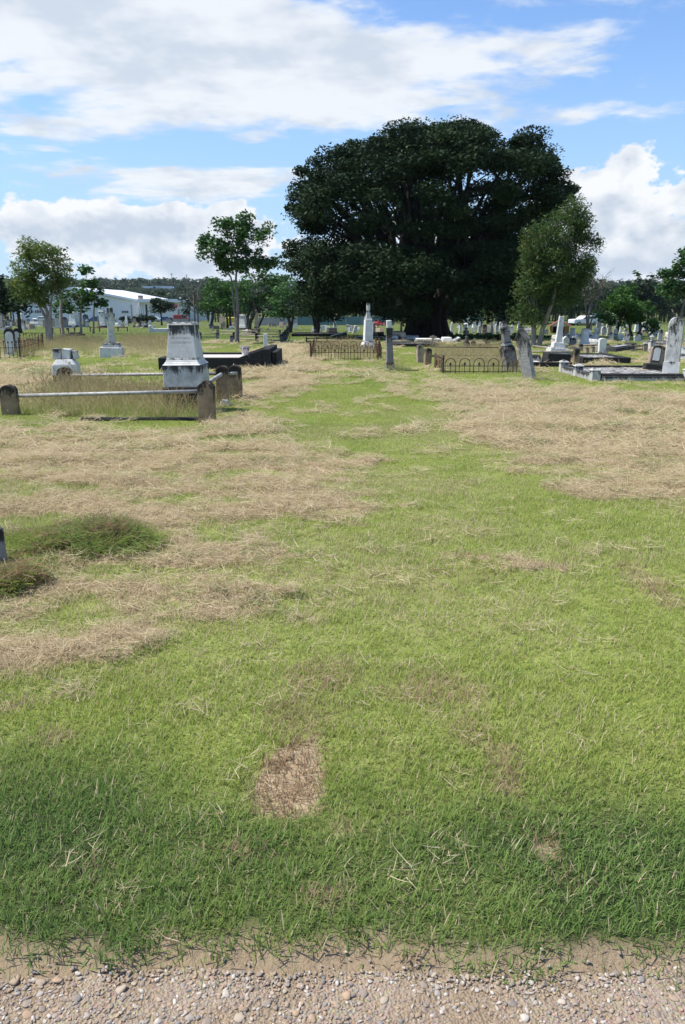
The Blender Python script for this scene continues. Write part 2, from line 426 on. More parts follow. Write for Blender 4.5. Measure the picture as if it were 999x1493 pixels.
MT['redroof'] = plain('terracotta_trim', (.40, .12, .07), .8)
MT['whitep'] = plain('white_paint', (.78, .78, .78), .5, 0, .03)
MT['bluep'] = plain('blue_car_paint', (.05, .12, .30), .25, .2, .03)
MT['whitec'] = plain('white_car_paint', (.72, .73, .75), .25, 0, .03)
MT['redc'] = plain('red_car_paint', (.42, .03, .03), .3, 0, .03)
MT['tyre'] = plain('tyre_rubber', (.02, .02, .02), .8)
MT['pole'] = plain('grey_timber_pole', (.25, .22, .2), .9)
MT['tarm'] = plain('asphalt_yard', (.10, .10, .10), .9)

def leafmat(name, c1, c2, c3=None, trans=.25, frac=.06, rough=.5):
    """c1..c2 by leaf, a small share of c3 (yellowing or fresh leaves)"""
    m, g, b = mat_new(name)
    bl = g.attr('bl').outputs['Fac']
    c = g.mix(bl, c1, c2)
    if c3: c = g.mix(g.ss(bl, 1-frac-.02, 1-frac+.02), c, c3)
    g.put(b.inputs['Base Color'], c); b.inputs['Roughness'].default_value = rough; b.inputs['Specular IOR Level'].default_value = .15
    tr = g.n('ShaderNodeBsdfTranslucent'); g.put(tr.inputs[0], c)
    mx = g.n('ShaderNodeMixShader'); mx.inputs[0].default_value = trans
    nt = m.node_tree; nt.links.new(b.outputs[0], mx.inputs[1]); nt.links.new(tr.outputs[0], mx.inputs[2])
    nt.links.new(mx.outputs[0], nt.nodes['Material Output'].inputs[0])
    return m
def bark(name, c1, c2, scale=9):
    m, g, b = mat_new(name)
    tc = g.n('ShaderNodeTexCoord').outputs['Object']
    n = g.noise(g.vmul(tc, (1, 1, .25)), scale, 6, .65)
    g.put(b.inputs['Base Color'], g.mix(g.ss(n, .35, .65), c1, c2)); b.inputs['Roughness'].default_value = .9
    bump(g, b, n, .6, .03); return m
MT['bark_fig'] = bark('fig_bark', (.018, .016, .014), (.010, .009, .008), 4)
MT['bark_pale'] = bark('pale_gum_bark', (.36, .30, .25), (.22, .18, .15))
MT['bark_grey'] = bark('grey_bark', (.19, .17, .15), (.11, .095, .08))
MT['bark_dark'] = bark('dark_bark', (.065, .055, .045), (.035, .03, .025))
MT['lf_fig'] = leafmat('fig_leaves', (.009, .020, .009), (.034, .062, .022), (.06, .10, .035), .16, .05, .65)
MT['lf_gum'] = leafmat('gum_leaves', (.048, .09, .026), (.105, .155, .045), (.19, .17, .05), .34, .10)
MT['lf_olive'] = leafmat('olive_green_leaves', (.075, .125, .03), (.16, .215, .055), (.30, .25, .06), .42, .12)
MT['lf_mid'] = leafmat('glossy_mid_green_leaves', (.03, .085, .026), (.085, .165, .045), (.11, .17, .05), .25, .07)
MT['lf_bright'] = leafmat('bright_green_leaves', (.03, .085, .014), (.075, .16, .03), (.13, .21, .05), .3, .08)
MT['lf_dark'] = leafmat('dark_green_leaves', (.013, .03, .013), (.032, .058, .022), (.05, .08, .03), .15, .05)
MT['lf_yel'] = leafmat('yellowing_leaves', (.06, .09, .025), (.12, .14, .03), (.30, .24, .03), .3, .22)
MT['lf_bare'] = leafmat('dry_twigs', (.16, .14, .11), (.24, .21, .17), None, .1)
MT['lf_wood'] = leafmat('distant_wood_leaves', (.032, .058, .030), (.070, .10, .05), (.11, .13, .06), .2, .1)

# ------------------------------------------------------------------ scattering (ground cover only)
def scatter(name, label, cat, variants, P, rot, scl, attrs=None, parent=None, vidx=None):
    n = len(P)
    me = bpy.data.meshes.new(name); me.vertices.add(n); me.vertices.foreach_set('co', np.asarray(P, np.float32).ravel())
    a = me.attributes.new('rot', 'FLOAT_VECTOR', 'POINT'); a.data.foreach_set('vector', np.asarray(rot, np.float32).ravel())
    scl = np.asarray(scl, np.float32)
    if scl.ndim == 1: scl = np.repeat(scl[:, None], 3, 1)
    a = me.attributes.new('scl', 'FLOAT_VECTOR', 'POINT'); a.data.foreach_set('vector', scl.ravel())
    a = me.attributes.new('vidx', 'INT', 'POINT'); a.data.foreach_set("value", (rng.integers(0, len(variants), n) if vidx is None else np.asarray(vidx)).astype(np.int32))
    for k, v in (attrs or {}).items():
        a = me.attributes.new(k, 'FLOAT', 'POINT'); a.data.foreach_set('value', np.asarray(v, np.float32))
    o = link(name, me, parent)
    if not parent: tag(o, label, cat)
    tag(o, kind='stuff')
    c = bpy.data.collections.new(name+'_kinds')
    for i, vm in enumerate(variants):
        vo = bpy.data.objects.new('%s_kind_%02d' % (name, i), vm); c.objects.link(vo)
    ng = bpy.data.node_groups.new(name+'_spread', 'GeometryNodeTree')
    ng.interface.new_socket('Geometry', in_out='INPUT', socket_type='NodeSocketGeometry')
    ng.interface.new_socket('Geometry', in_out='OUTPUT', socket_type='NodeSocketGeometry')
    N = ng.nodes.new; L = ng.links.new
    gi = N('NodeGroupInput'); go = N('NodeGroupOutput'); ip = N('GeometryNodeInstanceOnPoints'); ci = N('GeometryNodeCollectionInfo')
    ci.inputs[0].default_value = c; ci.inputs['Separate Children'].default_value = True; ci.inputs['Reset Children'].default_value = True
    def na(nm, t):
        x = N('GeometryNodeInputNamedAttribute'); x.data_type = t; x.inputs[0].default_value = nm; return x.outputs[0]
    e2r = N('FunctionNodeEulerToRotation'); L(na('rot', 'FLOAT_VECTOR'), e2r.inputs[0])
    L(gi.outputs[0], ip.inputs['Points']); L(ci.outputs[0], ip.inputs['Instance']); ip.inputs['Pick Instance'].default_value = True
    L(na('vidx', 'INT'), ip.inputs['Instance Index']); L(e2r.outputs[0], ip.inputs['Rotation']); L(na('scl', 'FLOAT_VECTOR'), ip.inputs['Scale'])
    L(ip.outputs[0], go.inputs[0])
    md = o.modifiers.new('spread', 'NODES'); md.node_group = ng
    return o
# ------------------------------------------------------------------ the ground sheet
def spaced(lo, hi, first, grow):
    v = [lo]; s = first
    while v[-1] < hi: v.append(v[-1]+s); s *= grow
    return v
ys = list(np.arange(-3, 1.4, .1)) + list(np.arange(1.4, 1.8, .02)) + list(np.arange(1.8, 9, .06)) + list(np.arange(9, 20, .1)) + spaced(20, 2600, .16, 1.03)
xh = list(np.arange(0, 1.6, .05)) + list(np.arange(1.6, 9, .08)) + spaced(9, 1700, .14, 1.05)
xs = sorted(set([-v for v in xh[1:]] + xh))
XX, YY = np.meshgrid(np.array(xs), np.array(ys))
ZZ = ground_z(XX, YY)
nx, ny = len(xs), len(ys)
V = np.stack([XX.ravel(), YY.ravel(), ZZ.ravel()], 1)
I = (np.arange(ny-1)[:, None]*nx + np.arange(nx-1)[None, :]).ravel()
F = np.stack([I, I+1, I+nx+1, I+nx], 1)
fx, fy = XX.ravel(), YY.ravel()
m, g, b = mat_new('turf_and_soil')
dry = g.attr('dry').outputs['Fac']; deep_green = g.attr('deep_green').outputs['Fac']; bare = g.attr('bare').outputs['Fac']
pos = g.n('ShaderNodeTexCoord').outputs['Object']
nA = g.noise(pos, 3, 6, .6); nB = g.noise(pos, 40, 5, .65); nC = g.noise(g.vmul(pos, (.6, 1.6, 1)), 9, 6, .7)
green = g.mix(g.ss(nA, .35, .65), (.23, .275, .065), (.29, .32, .09))
green = g.mix(deep_green, green, (.045, .065, .022))
straw = g.mix(g.ss(nC, .35, .65), (.48, .37, .23), (.36, .27, .165))
c = g.mix(g.ss(g.m('ADD', dry, g.m('MULTIPLY', g.m('SUBTRACT', nB, .5), .7)), .25, .75), green, straw)
soil = g.mix(g.ss(nB, .35, .65), (.38, .29, .19), (.28, .205, .13))
c = g.mix(bare, c, soil)
c = g.mix(g.m('MULTIPLY', g.ss(nB, .62, .40), .25), c, (.04, .035, .02))
g.put(b.inputs['Base Color'], c); b.inputs['Roughness'].default_value = .95; b.inputs['Specular IOR Level'].default_value = .1
bump(g, b, g.m('ADD', nB, nC), .7, .03)
bare_v = sstep(edge_y(fx) - fy, -.05, .03)
gr = link('ground', mesh_np('ground', V, F, m, {'dry': dry_mask(fx, fy), 'deep_green': lush_and_shade_mask(fx, fy), 'bare': bare_v}, smooth=True))
tag(gr, 'cemetery ground of mown turf with patches of dead hay', 'ground', kind='structure')

# gravel road along the bottom edge
def road_edge(x): return 1.607 + .04*(fbm(np.asarray(x)*2.3, 0*np.asarray(x)+8.1, 15, 4)-.5)*2
rx = np.arange(-5, 5.001, .05); rv = np.linspace(0, 1, 60)
RX, RV = np.meshgrid(rx, rv)
RYY = -4 + (road_edge(RX)+4)*RV**.6
RZ = ground_z(RX, RYY) + .006 + .006*(fbm(RX*7, RYY*7, 19, 3)-.5) - .004*sstep(RV, .985, 1.0)
I = (np.arange(len(rv)-1)[:, None]*len(rx) + np.arange(len(rx)-1)[None, :]).ravel()
m, g, b = mat_new('gravelly_dirt')
pos = g.n('ShaderNodeTexCoord').outputs['Object']
vo = g.n('ShaderNodeTexVoronoi'); g.put(vo.inputs['Vector'], pos); vo.inputs['Scale'].default_value = 130
nB = g.noise(pos, 60, 6, .65); nL = g.noise(pos, 5, 4)
hsv = g.mix(.82, vo.outputs['Color'], (.40, .30, .21))
c = g.mix(g.ss(nB, .3, .7), (.335, .25, .16), (.24, .17, .105))
c = g.mix(g.m('MULTIPLY', g.ss(nL, .35, .6), .35), c, hsv)
g.put(b.inputs['Base Color'], c); b.inputs['Roughness'].default_value = .95
bump(g, b, g.m('ADD', nB, vo.outputs['Distance']), .8, .01)
road = link('gravel_road', mesh_np('gravel_road', np.stack([RX.ravel(), RYY.ravel(), RZ.ravel()], 1), np.stack([I, I+1, I+len(rx)+1, I+len(rx)], 1), m, smooth=True))
tag(road, 'gravelly dirt road strewn with rounded pebbles', 'road', kind='structure')
def road_z(x, y): return ground_z(x, y) + .006

# pebbles: shared meshes, colour by pebble
def pebble_mesh(k):
    bm = bmesh.new(); bmesh.ops.create_icosphere(bm, subdivisions=2, radius=.5)
    r = random.Random(k); ax = [r.uniform(.8, 1.25), r.uniform(.7, 1.0), r.uniform(.5, .72)]
    cut = [(Vector((r.gauss(0, 1), r.gauss(0, 1), r.gauss(0, 1))).normalized(), r.uniform(.20, .38)) for _ in range(11)]
    for v in bm.verts:
        for n_, d_ in cut:
            q = v.co.dot(n_)
            if q > d_: v.co -= n_*(q-d_)*.8
        v.co = Vector((v.co.x*ax[0], v.co.y*ax[1], v.co.z*ax[2]))
    me = bpy.data.meshes.new('pebble'); bm.to_mesh(me); bm.free()
    for p in me.polygons: p.use_smooth = True
    return me
def pebble_mat(src):
    m, g, b = mat_new('pebble_stone_'+src)
    if src == 'OBJECT': t = g.n('ShaderNodeObjectInfo').outputs['Random']
    else: t = g.attr('tone', 'INSTANCER').outputs['Fac']
    cr = g.n('ShaderNodeValToRGB'); cr.color_ramp.interpolation = 'CONSTANT'
    cols = [(.31, .24, .17), (.38, .32, .25), (.24, .20, .17), (.34, .32, .29), (.40, .27, .17), (.15, .15, .15), (.47, .43, .37), (.27, .20, .14), (.21, .18, .16), (.33, .26, .20), (.53, .50, .45), (.20, .20, .21)]
    while len(cr.color_ramp.elements) < len(cols): cr.color_ramp.elements.new(1)
    for i, cc in enumerate(cols):
        cr.color_ramp.elements[i].position = i/len(cols); cr.color_ramp.elements[i].color = (*cc, 1)
    g.put(cr.inputs[0], t)
    pos = g.n('ShaderNodeTexCoord').outputs['Object']; n = g.noise(pos, 3.5, 6, .65)
    dust = g.mix(g.m('ADD', .18, g.m('MULTIPLY', g.ss(n, .35, .7), .45)), cr.outputs[0], (.36, .265, .175))
    g.put(b.inputs['Base Color'], dust); b.inputs['Roughness'].default_value = .8; b.inputs['Specular IOR Level'].default_value = .25
    return m
PM = pebble_mat('OBJECT'); PI = pebble_mat('INSTANCE')
pm1 = [pebble_mesh(i) for i in range(8)]; pm2 = [pebble_mesh(i+50) for i in range(6)]
for q in pm1: q.materials.append(PM)
for q in pm2: q.materials.append(PI)
placed = []
# the few stones that stand out, at their places, then the rest by chance
special = [(175, 1433, .030), (110, 1447, .026), (40, 1470, .024), (330, 1440, .026), (355, 1462, .028), (505, 1444, .026), (560, 1448, .022), (610, 1470, .026), (530, 1440, .024), (350, 1474, .03), (300, 1482, .026), (730, 1435, .028), (690, 1460, .02), (765, 1475, .026), (960, 1470, .026), (585, 1480, .022), (20, 1420, .03), (85, 1420, .032), (820, 1450, .022), (905, 1478, .024), (940, 1455, .02), (640, 1440, .02), (455, 1475, .022), (230, 1480, .026)]
for px, py, s in special:
    p = G(px, py); placed.append((p.x, p.y, s*.95))
tries = 0
while len(placed) < 290 and tries < 60000:
    tries += 1
    x = random.uniform(-.85, .85); y = random.uniform(1.36, 1.66)
    if y > float(road_edge(x)) - .006: continue
    if random.random() > .35 + .9*float(vnoise(x*5, y*9, 77)): continue
    s = .010 + .012*random.random()**2.4
    if all((x-a)**2+(y-b_)**2 > (.46*(s+t))**2 for a, b_, t in placed): placed.append((x, y, s))
for i, (x, y, s) in enumerate(placed):
    o = link('pebble', pm1[i % 8], road)
    o.location = (x, y, float(road_z(x, y)) + s*.06); o.scale = (s*1.2, s*1.2, s*.95)
    o.rotation_euler = (random.uniform(-.3, .3), random.uniform(-.3, .3), random.uniform(0, 6.28))
x = np.concatenate([rng.uniform(-1.3, 1.3, 13000), rng.uniform(-2.8, 2.8, 15000)]); y = np.concatenate([rng.uniform(1.25, 1.70, 13000), rng.uniform(-.3, 1.70, 15000)]); n = len(x)
keep = (y < road_edge(x) + .035*np.abs(rng.normal(size=n))*(rng.random(n) < .25) - .004) & (rng.random(n) < .45+.8*vnoise(x*4, y*7, 79))
x, y = x[keep], y[keep]; n = len(x)
s = .004 + .0135*rng.random(n)**2.0
scatter('fine_gravel', 'fine loose gravel covering the dirt road', 'gravel', pm2, np.stack([x, y, road_z(x, y)+s*.06], 1),
        np.stack([rng.uniform(-.4, .4, n), rng.uniform(-.4, .4, n), rng.uniform(0, 6.3, n)], 1), s, {'tone': rng.random(n)})

# ------------------------------------------------------------------ grass
def blades(nb, rad, l0, l1, w0, w1, lean, seed, seedhead=False, flat=False, segs=2):
    r = np.random.default_rng(seed); V = []; F = []; B = []; T = []
    for i in range(nb):
        a = r.uniform(0, 6.283); q = rad*math.sqrt(r.random()); x, y = q*math.cos(a), q*math.sin(a)
        L = r.uniform(l0, l1); w = r.uniform(w0, w1); h = r.uniform(0, 6.283)
        d = np.array([math.cos(h), math.sin(h), 0]); sd_ = np.array([-d[1], d[0], 0])
        tilt = abs(r.normal(0, lean)); curl = r.uniform(.1, .9)
        p = np.array([x, y, 0.0]); b0 = len(V)
        if flat:                                  # stalk lying in the mat
            tilt = math.pi/2 - r.uniform(-.12, .28); curl = r.uniform(-.5, .3); p[2] = r.uniform(.0, rad*.16+.012); p -= d*L/2
            sd_ = sd_*math.cos(.5) + np.array([0, 0, math.sin(.5)])*r.choice([-1, 1])
        val = r.random()
        for k in range(segs+1):
            t = k/segs; ww = w*(1-t**2.2)*.5 + (w*.22 if flat else 0)
            th = tilt + curl*t
            if k: p = p + (d*math.sin(th) + np.array([0, 0, math.cos(th)]))*L/segs
            if flat and p[2] < .002: p[2] = .002
            if k < segs or flat: V += [p - sd_*ww, p + sd_*ww]; B += [val]*2; T += [t]*2
            else: V += [p]; B += [val]; T += [1]
        for k in range(segs):
            i0 = b0+2*k
            if k < segs-1 or flat: F.append((i0, i0+1, i0+3, i0+2))
            else: F.append((i0, i0+1, i0+2, i0+2))
        if seedhead and r.random() < .55:
            b0 = len(V); e = .05+.04*r.random(); ww = w*1.4
            for s_ in (0, 1):
                o = np.array([ww, 0, 0]) if s_ else np.array([0, ww, 0])
                V += [p-o*.3, p-o+np.array([0, 0, e*.4])+d*e*.2, p+d*e*.5+np.array([0, 0, e]), p+o+np.array([0, 0, e*.4])+d*e*.2]; B += [0.0]*4; T += [1]*4
                F.append((b0, b0+1, b0+2, b0+3)); b0 += 4
    me = bpy.data.meshes.new('grass_tuft'); me.from_pydata([tuple(v) for v in V], [], [f if f[2] != f[3] else f[:3] for f in F])
    for nm, dat in (('bl', B), ('tip', T)):
        at = me.attributes.new(nm, 'FLOAT', 'POINT'); at.data.foreach_set('value', np.array(dat, np.float32))
    return me
m, g, b = mat_new('grass_blade')
bl = g.attr('bl').outputs['Fac']; tip = g.attr('tip').outputs['Fac']
dry = g.attr('dry', 'INSTANCER').outputs['Fac']; deep_green = g.attr('deep_green', 'INSTANCER').outputs['Fac']; tone = g.attr('tone', 'INSTANCER').outputs['Fac']
green = g.mix(tone, (.27, .352, .060), (.365, .42, .10))
green = g.mix(deep_green, green, g.mix(tone, (.085, .18, .042), (.155, .26, .065)))
green = g.mix(g.m('MULTIPLY', tip, .25), green, (.44, .50, .15))
straw = g.mix(g.m('FRACT', g.m('MULTIPLY', bl, 17.0)), (.43, .335, .19), (.71, .605, .40))
hayf = g.attr('hayf', 'INSTANCER').outputs['Fac']
straw = g.mix(hayf, g.mix(g.m('FRACT', g.m('MULTIPLY', bl, 17.0)), (.24, .15, .085), (.44, .31, .19)), straw)
isd = g.ss(g.m('SUBTRACT', dry, bl), -.04, .04)
c = g.mix(isd, green, straw)
g.put(b.inputs['Base Color'], c); b.inputs['Roughness'].default_value = .6; b.inputs['Specular IOR Level'].default_value = .14
tr = g.n('ShaderNodeBsdfTranslucent'); g.put(tr.inputs[0], c)
mx = g.n('ShaderNodeMixShader'); mx.inputs[0].default_value = .42
nt = m.node_tree; nt.links.new(b.outputs[0], mx.inputs[1]); nt.links.new(tr.outputs[0], mx.inputs[2]); nt.links.new(mx.outputs[0], nt.nodes['Material Output'].inputs[0])
GM = m
near = [blades(16, .04, .016, .050, .0020, .0036, 1.1, i, segs=3) for i in range(8)]
mid = [blades(54, .11, .018, .038, .0034, .0052, .85, 20+i) for i in range(5)]
far = [blades(76, .27, .022, .042, .009, .014, .8, 30+i) for i in range(4)]
hnear = [blades(20, .08, .03, .11, .0012, .0021, 0, 40+i, flat=True, segs=3) for i in range(6)]
hmid = [blades(60, .17, .06, .22, .0024, .0040, 0, 50+i, flat=True, segs=3) for i in range(5)]
hfar = [blades(76, .32, .10, .30, .006, .010, 0, 60+i, flat=True) for i in range(4)]
tall = [blades(24, .11, .20, .46, .0022, .0038, .40, 70+i, seedhead=True, segs=3) for i in range(5)]
clip = [blades(44, .10, .04, .12, .004, .007, 1.15, 80+i, segs=3) for i in range(4)]
for l in (near, mid, far, hnear, hmid, hfar, tall, clip):
    for q in l: q.materials.append(GM)
def strip(d0, d1, dens, lim=.60, pad=.9):
    """random ground points in the wedge of ground between two distances"""
    A = lim*(d1*d1-d0*d0) + 2*pad*(d1-d0); n = int(A*dens)
    y = np.sqrt(rng.random(int(n*1.25))*(d1*d1-d0*d0) + d0*d0)
    x = rng.uniform(-1, 1, len(y))*(lim*y+pad)
    return x[:n], y[:n]
LP, LR, LS, LI, LA = [], [], [], [], {'dry': [], 'deep_green': [], 'tone': [], 'hayf': []}
off = [0, 8, 13]
def lawn(x, y, k0, kn, s0, s1, keepf):
    d = dry_mask(x, y); h = hay_mask(x, y)
    k = keepf(x, y, d, h); x, y, d = x[k], y[k], d[k]; n = len(x)
    hs = (.65 + .6*fbm(x*2.5, y*2.5, 91, 3))*(1+.7*np.exp(-np.clip(y-edge_y(x), 0, 9)/.06))
    LP.append(np.stack([x, y, ground_z(x, y)-.004], 1)); LR.append(np.stack([np.zeros(n), np.zeros(n), rng.uniform(0, 6.28, n)], 1))
    s = rng.uniform(s0, s1, n); LS.append(np.stack([s, s, s*hs], 1)); LI.append(rng.integers(k0, k0+kn, n))
    LA['dry'].append(np.clip(d + rng.normal(0, .06, n), 0, 1)); LA['deep_green'].append(np.clip(lush_and_shade_mask(x, y)+rng.normal(0, .12, n), 0, 1))
    br = np.zeros(n)
    for e, a in SPOTS: br = np.maximum(br, a*sstep(espot(x, y, e), -.1, .3))
    LA['hayf'].append(np.clip(.8 - 1.1*br, 0, 1))
    LA['tone'].append(np.clip(.55*fbm(x*1.4, y*1.4, 93, 3)*1.2 + .45*rng.random(n), 0, 1))
notplot = lambda x, y: sdist(x, y, PLOT_A) < 0
bd = ell(425, 1142, 58, 66)
def keep_near(x, y, d, h):
    e = edge_y(x); fr_ = (y - e)
    k = (fr_ > rng.normal(-.012, .045, len(x))) & (rng.random(len(x)) < 1.15 - .25*h)
    sp = espot(x, y, bd) > .1
    return k & (~sp | (rng.random(len(x)) < .55))
x, y = strip(1.56, 3.3, 1900); lawn(x, y, 0, 8, .85, 1.3, keep_near)
x, y = strip(3.3, 7.2, 1250); lawn(x, y, 0, 8, .85, 1.3, keep_near)
km = lambda x, y, d, h: (rng.random(len(x)) < 1.1 - .2*h) & notplot(x, y)
x, y = strip(7.2, 16, 240); lawn(x, y, 8, 5, .85, 1.25, km)
x, y = strip(16, 48, 42, .56, .5); lawn(x, y, 13, 4, .8, 1.25, km)
x, y = strip(48, 110, 5, .52, .5); lawn(x, y, 13, 4, 1.4, 2.2, km)
scatter('lawn_grass', 'short mown grass covering the cemetery ground', 'grass', near+mid+far, np.concatenate(LP), np.concatenate(LR), np.concatenate(LS),
        {k: np.concatenate(v) for k, v in LA.items()}, vidx=np.concatenate(LI))
# dead hay lying in windrows, with loose stalks over the lawn
LP, LR, LS, LI, LA = [], [], [], [], {'dry': [], 'deep_green': [], 'tone': []}
def hay(x, y, k0, kn, s0, s1, loose=.02):
    h = hay_mask(x, y); e = np.zeros(len(x)); nz = (fbm(x*9, y*9, 61, 3)-.5)
    for q, a in SPOTS: e = np.maximum(e, a*sstep(espot(x, y, q)+nz*.7, -.05, .3))
    k = (rng.random(len(x)) < np.maximum(np.maximum(h*.60, e*.09), loose*(1+2*dry_mask(x, y)))) & (y > edge_y(x)-.03) & (espot(x, y, MOUND) < .1) & (sdist(x, y, PLOT_A) < .1)
    x, y = x[k], y[k]; n = len(x)
    LP.append(np.stack([x, y, ground_z(x, y) + rng.uniform(.002, .02, n)], 1))
    LR.append(np.stack([rng.normal(0, .10, n), rng.normal(0, .10, n), rng.uniform(0, 6.28, n)], 1)); LS.append(rng.uniform(s0, s1, n)); LI.append(rng.integers(k0, k0+kn, n))
    clump = sstep(fbm(x*2.6, y*4.2, 97, 3), .56, .70)
    LA['dry'].append(np.clip(1.05 - .75*clump*rng.random(n), 0, 1.05)); LA['deep_green'].append(1.0*clump); LA['tone'].append(rng.random(n))
x, y = strip(1.6, 4.2, 620); hay(x, y, 0, 6, .6, 1.1, .011)
x, y = strip(4.2, 8.5, 300); hay(x, y, 0, 6, .9, 1.5, .02)
x, y = strip(8.5, 18, 90); hay(x, y, 6, 5, .8, 1.3, .02)
x, y = strip(18, 40, 24, .56, .5); hay(x, y, 11, 4, .8, 1.2, .02)
LA['hayf'] = [np.ones(len(q)) for q in LP]
scatter('cut_hay', 'pale dead hay lying in windrows on the mown grass', 'hay', hnear+hmid+hfar, np.concatenate(LP), np.concatenate(LR), np.concatenate(LS),
        {k: np.concatenate(v) for k, v in LA.items()}, vidx=np.concatenate(LI))
# heap of fresh clippings on the left and rough tufts around it
P_, R_, S_, A_ = [], [], [], {'dry': [], 'deep_green': [], 'tone': []}
for e, n, l, dr in ((MOUND, 1500, 1.0, .30), (MOUND2, 420, .45, .35), (TUFTS, 420, .45, .38)):
    x = e[0] + rng.normal(0, .46, n)*e[2]; y = e[1] + rng.normal(0, .46, n)*e[3]
    k_ = fbm(x*4.5, y*6, 87, 3) + .45*espot(x, y, e) > .52; x, y = x[k_], y[k_]; n = len(x)
    nz = fbm(x*5, y*7, 89, 3)
    P_.append(np.stack([x, y, ground_z(x, y)+rng.uniform(-.005, .03, n)], 1)); R_.append(np.stack([rng.normal(0, .3, n), rng.normal(0, .3, n), rng.uniform(0, 6.28, n)], 1)); S_.append(rng.uniform(.4, .8, n))
    A_['dry'].append(np.clip(dr+1.2*(nz-.5)+rng.normal(0, .1, n), 0, 1)); A_['deep_green'].append(np.clip(l*1.3*nz+rng.normal(0, .2, n), 0, 1)); A_['tone'].append(rng.random(n)*.6)
scatter('grass_clippings', 'heap of dark fresh grass clippings at left of the lawn', 'grass clippings', clip+hmid, np.concatenate(P_), np.concatenate(R_), np.concatenate(S_), {k: np.concatenate(v) for k, v in A_.items()})
# tall seeding grass left standing inside the plots and round the stones
P_, R_, S_, A_ = [], [], [], {'dry': [], 'deep_green': [], 'tone': []}
def tallpatch(pts, dens, s0, s1, dr):
    P = poly(pts); lo, hi_ = P.min(0)-.2, P.max(0)+.2; n = int((hi_-lo).prod()*dens)
    x = rng.uniform(lo[0], hi_[0], n); y = rng.uniform(lo[1], hi_[1], n)
    k = sdist(x, y, P) > rng.normal(0, .10, n); x, y = x[k], y[k]; n = len(x)
    var = fbm(x*1.5, y*1.5, 99, 3)
    P_.append(np.stack([x, y, ground_z(x, y)-.02], 1)); R_.append(np.stack([rng.normal(0, .1, n), rng.normal(0, .1, n), rng.uniform(0, 6.28, n)], 1)); S_.append(rng.uniform(s0, s1, n)*(.6+.7*var))
    A_['dry'].append(np.clip(dr+.5*(var-.5)+rng.normal(0, .12, n), 0, 1)); A_['deep_green'].append(rng.random(n)*.7); A_['tone'].append(rng.random(n))
tallpatch([(22, 603), (290, 612), (328, 588), (100, 566)], 72, .8, 1.25, .50)
tallpatch([(60, 606), (200, 609), (200, 600), (60, 597)], 90, .5, .8, .08)
tallpatch([(230, 612), (290, 613), (300, 603), (235, 600)], 70, .5, .8, .1)
tallpatch([(60, 515), (140, 519), (150, 500), (70, 498)], 26, .7, 1.2, .5)
tallpatch([(180, 520), (250, 520), (250, 498), (180, 498)], 20, .8, 1.3, .7)
tallpatch([(452, 524), (552, 527), (545, 508), (455, 507)], 30, .8, 1.15, .55)
tallpatch([(648, 544), (765, 547), (745, 512), (630, 512)], 26, .8, 1.15, .6)
tallpatch([(5, 520), (32, 521), (60, 506), (5, 502)], 36, .8, 1.2, .55)
tallpatch([(30, 522), (68, 516), (66, 506), (40, 508)], 40, .7, 1.1, .35)
tallpatch([(556, 543), (562, 543), (562, 537), (556, 537)], 60, .6, 1.0, .2)
tallpatch([(576, 543), (584, 543), (584, 537), (576, 537)], 60, .6, 1.0, .2)
tallpatch([(763, 556), (780, 557), (780, 549), (763, 549)], 40, .4, .7, .4)
tallpatch([(0, 790), (16, 800), (14, 730), (0, 730)], 70, .4, .7, .2)
A_['hayf'] = [np.ones(len(q)) for q in P_]
scatter('tall_grass', 'tall seeding grass standing in and around the grave plots', 'tall grass', tall, np.concatenate(P_), np.concatenate(R_), np.concatenate(S_), {k: np.concatenate(v) for k, v in A_.items()})
# ------------------------------------------------------------------ graves near the camera
def gpt(px, py, sink=.02):
    p = G(px, py); p.z = float(ground_z(p.x, p.y)) - sink; return p
def dims(px, py):
    p = G(px, py); return p, ppm(p)
def at(px, Y, sink=.02):
    """ground point in the photo column px at distance Y"""
    k = FPX / (DY(Y) - Vector((0, 0, EYE))).dot(CF)
    x = (px-PW/2)/k; return Vector((x, Y, float(ground_z(x, Y)) - sink))
def hgt(p, py):
    """height over p whose top is seen at photo row py"""
    return zat(PW/2, py, p.y) - p.z
def wpx(p, n): return n/ppm(p)

# --- plot with sandstone posts and pipe rails, at left
T = thing('rail_fence', 'grave plot fence of brown sandstone posts and grey pipe rails beside the white pedestal monument', 'fence', gpt(160, 605))
o0 = T.location.copy()
posts = {}
for k, (px, py, top, w, d, lean) in {'a': (17, 605, 561, 25, .17, -.02), 'b': (303, 616, 554, 24, .19, .0), 'c': (325, 591, 533, 18, .18, .02), 'd': (344.5, 583, 532, 19, .18, -.01), 'e': (96, 571, 535, 22, .20, .03)}.items():
    p = gpt(px, py, .06); h = hgt(p, top); w = wpx(p, w*.92)
    m_ = MB(); m_.prism(arch(w, h, 10, w*.42, point=(k in 'b')), -d/2, d/2)
    o = m_.build('post', MT['sand'], T, bevel=.012, rough=.004, cuts=1, seed=ord(k)); o.location = p - o0; o.rotation_euler = (0, lean, {'a': .12, 'e': .1}.get(k, -.06))
    posts[k] = (p, h, w)
def rail(T, a, b, r, mat, name='rail', n=8): return MB().tube([Vector(a)-T.location, Vector(b)-T.location], r, n).build(name, mat, T, smooth=True)
pa, pb, pc, pd, pe = [posts[k][0] for k in 'abcde']
za = zat(30, 577, pa.y); zb = zat(293, 570.5, pb.y)
rail(T, (pa.x+.08, pa.y, za), (pb.x-.06, pb.y, zb), .028, MT['pipe'])
ze = zat(100, 547, pe.y)
rail(T, (pe.x+.06, pe.y, ze), (pc.x-.05, pc.y+.03, zat(318, 545, pc.y)), .026, MT['pipe'])
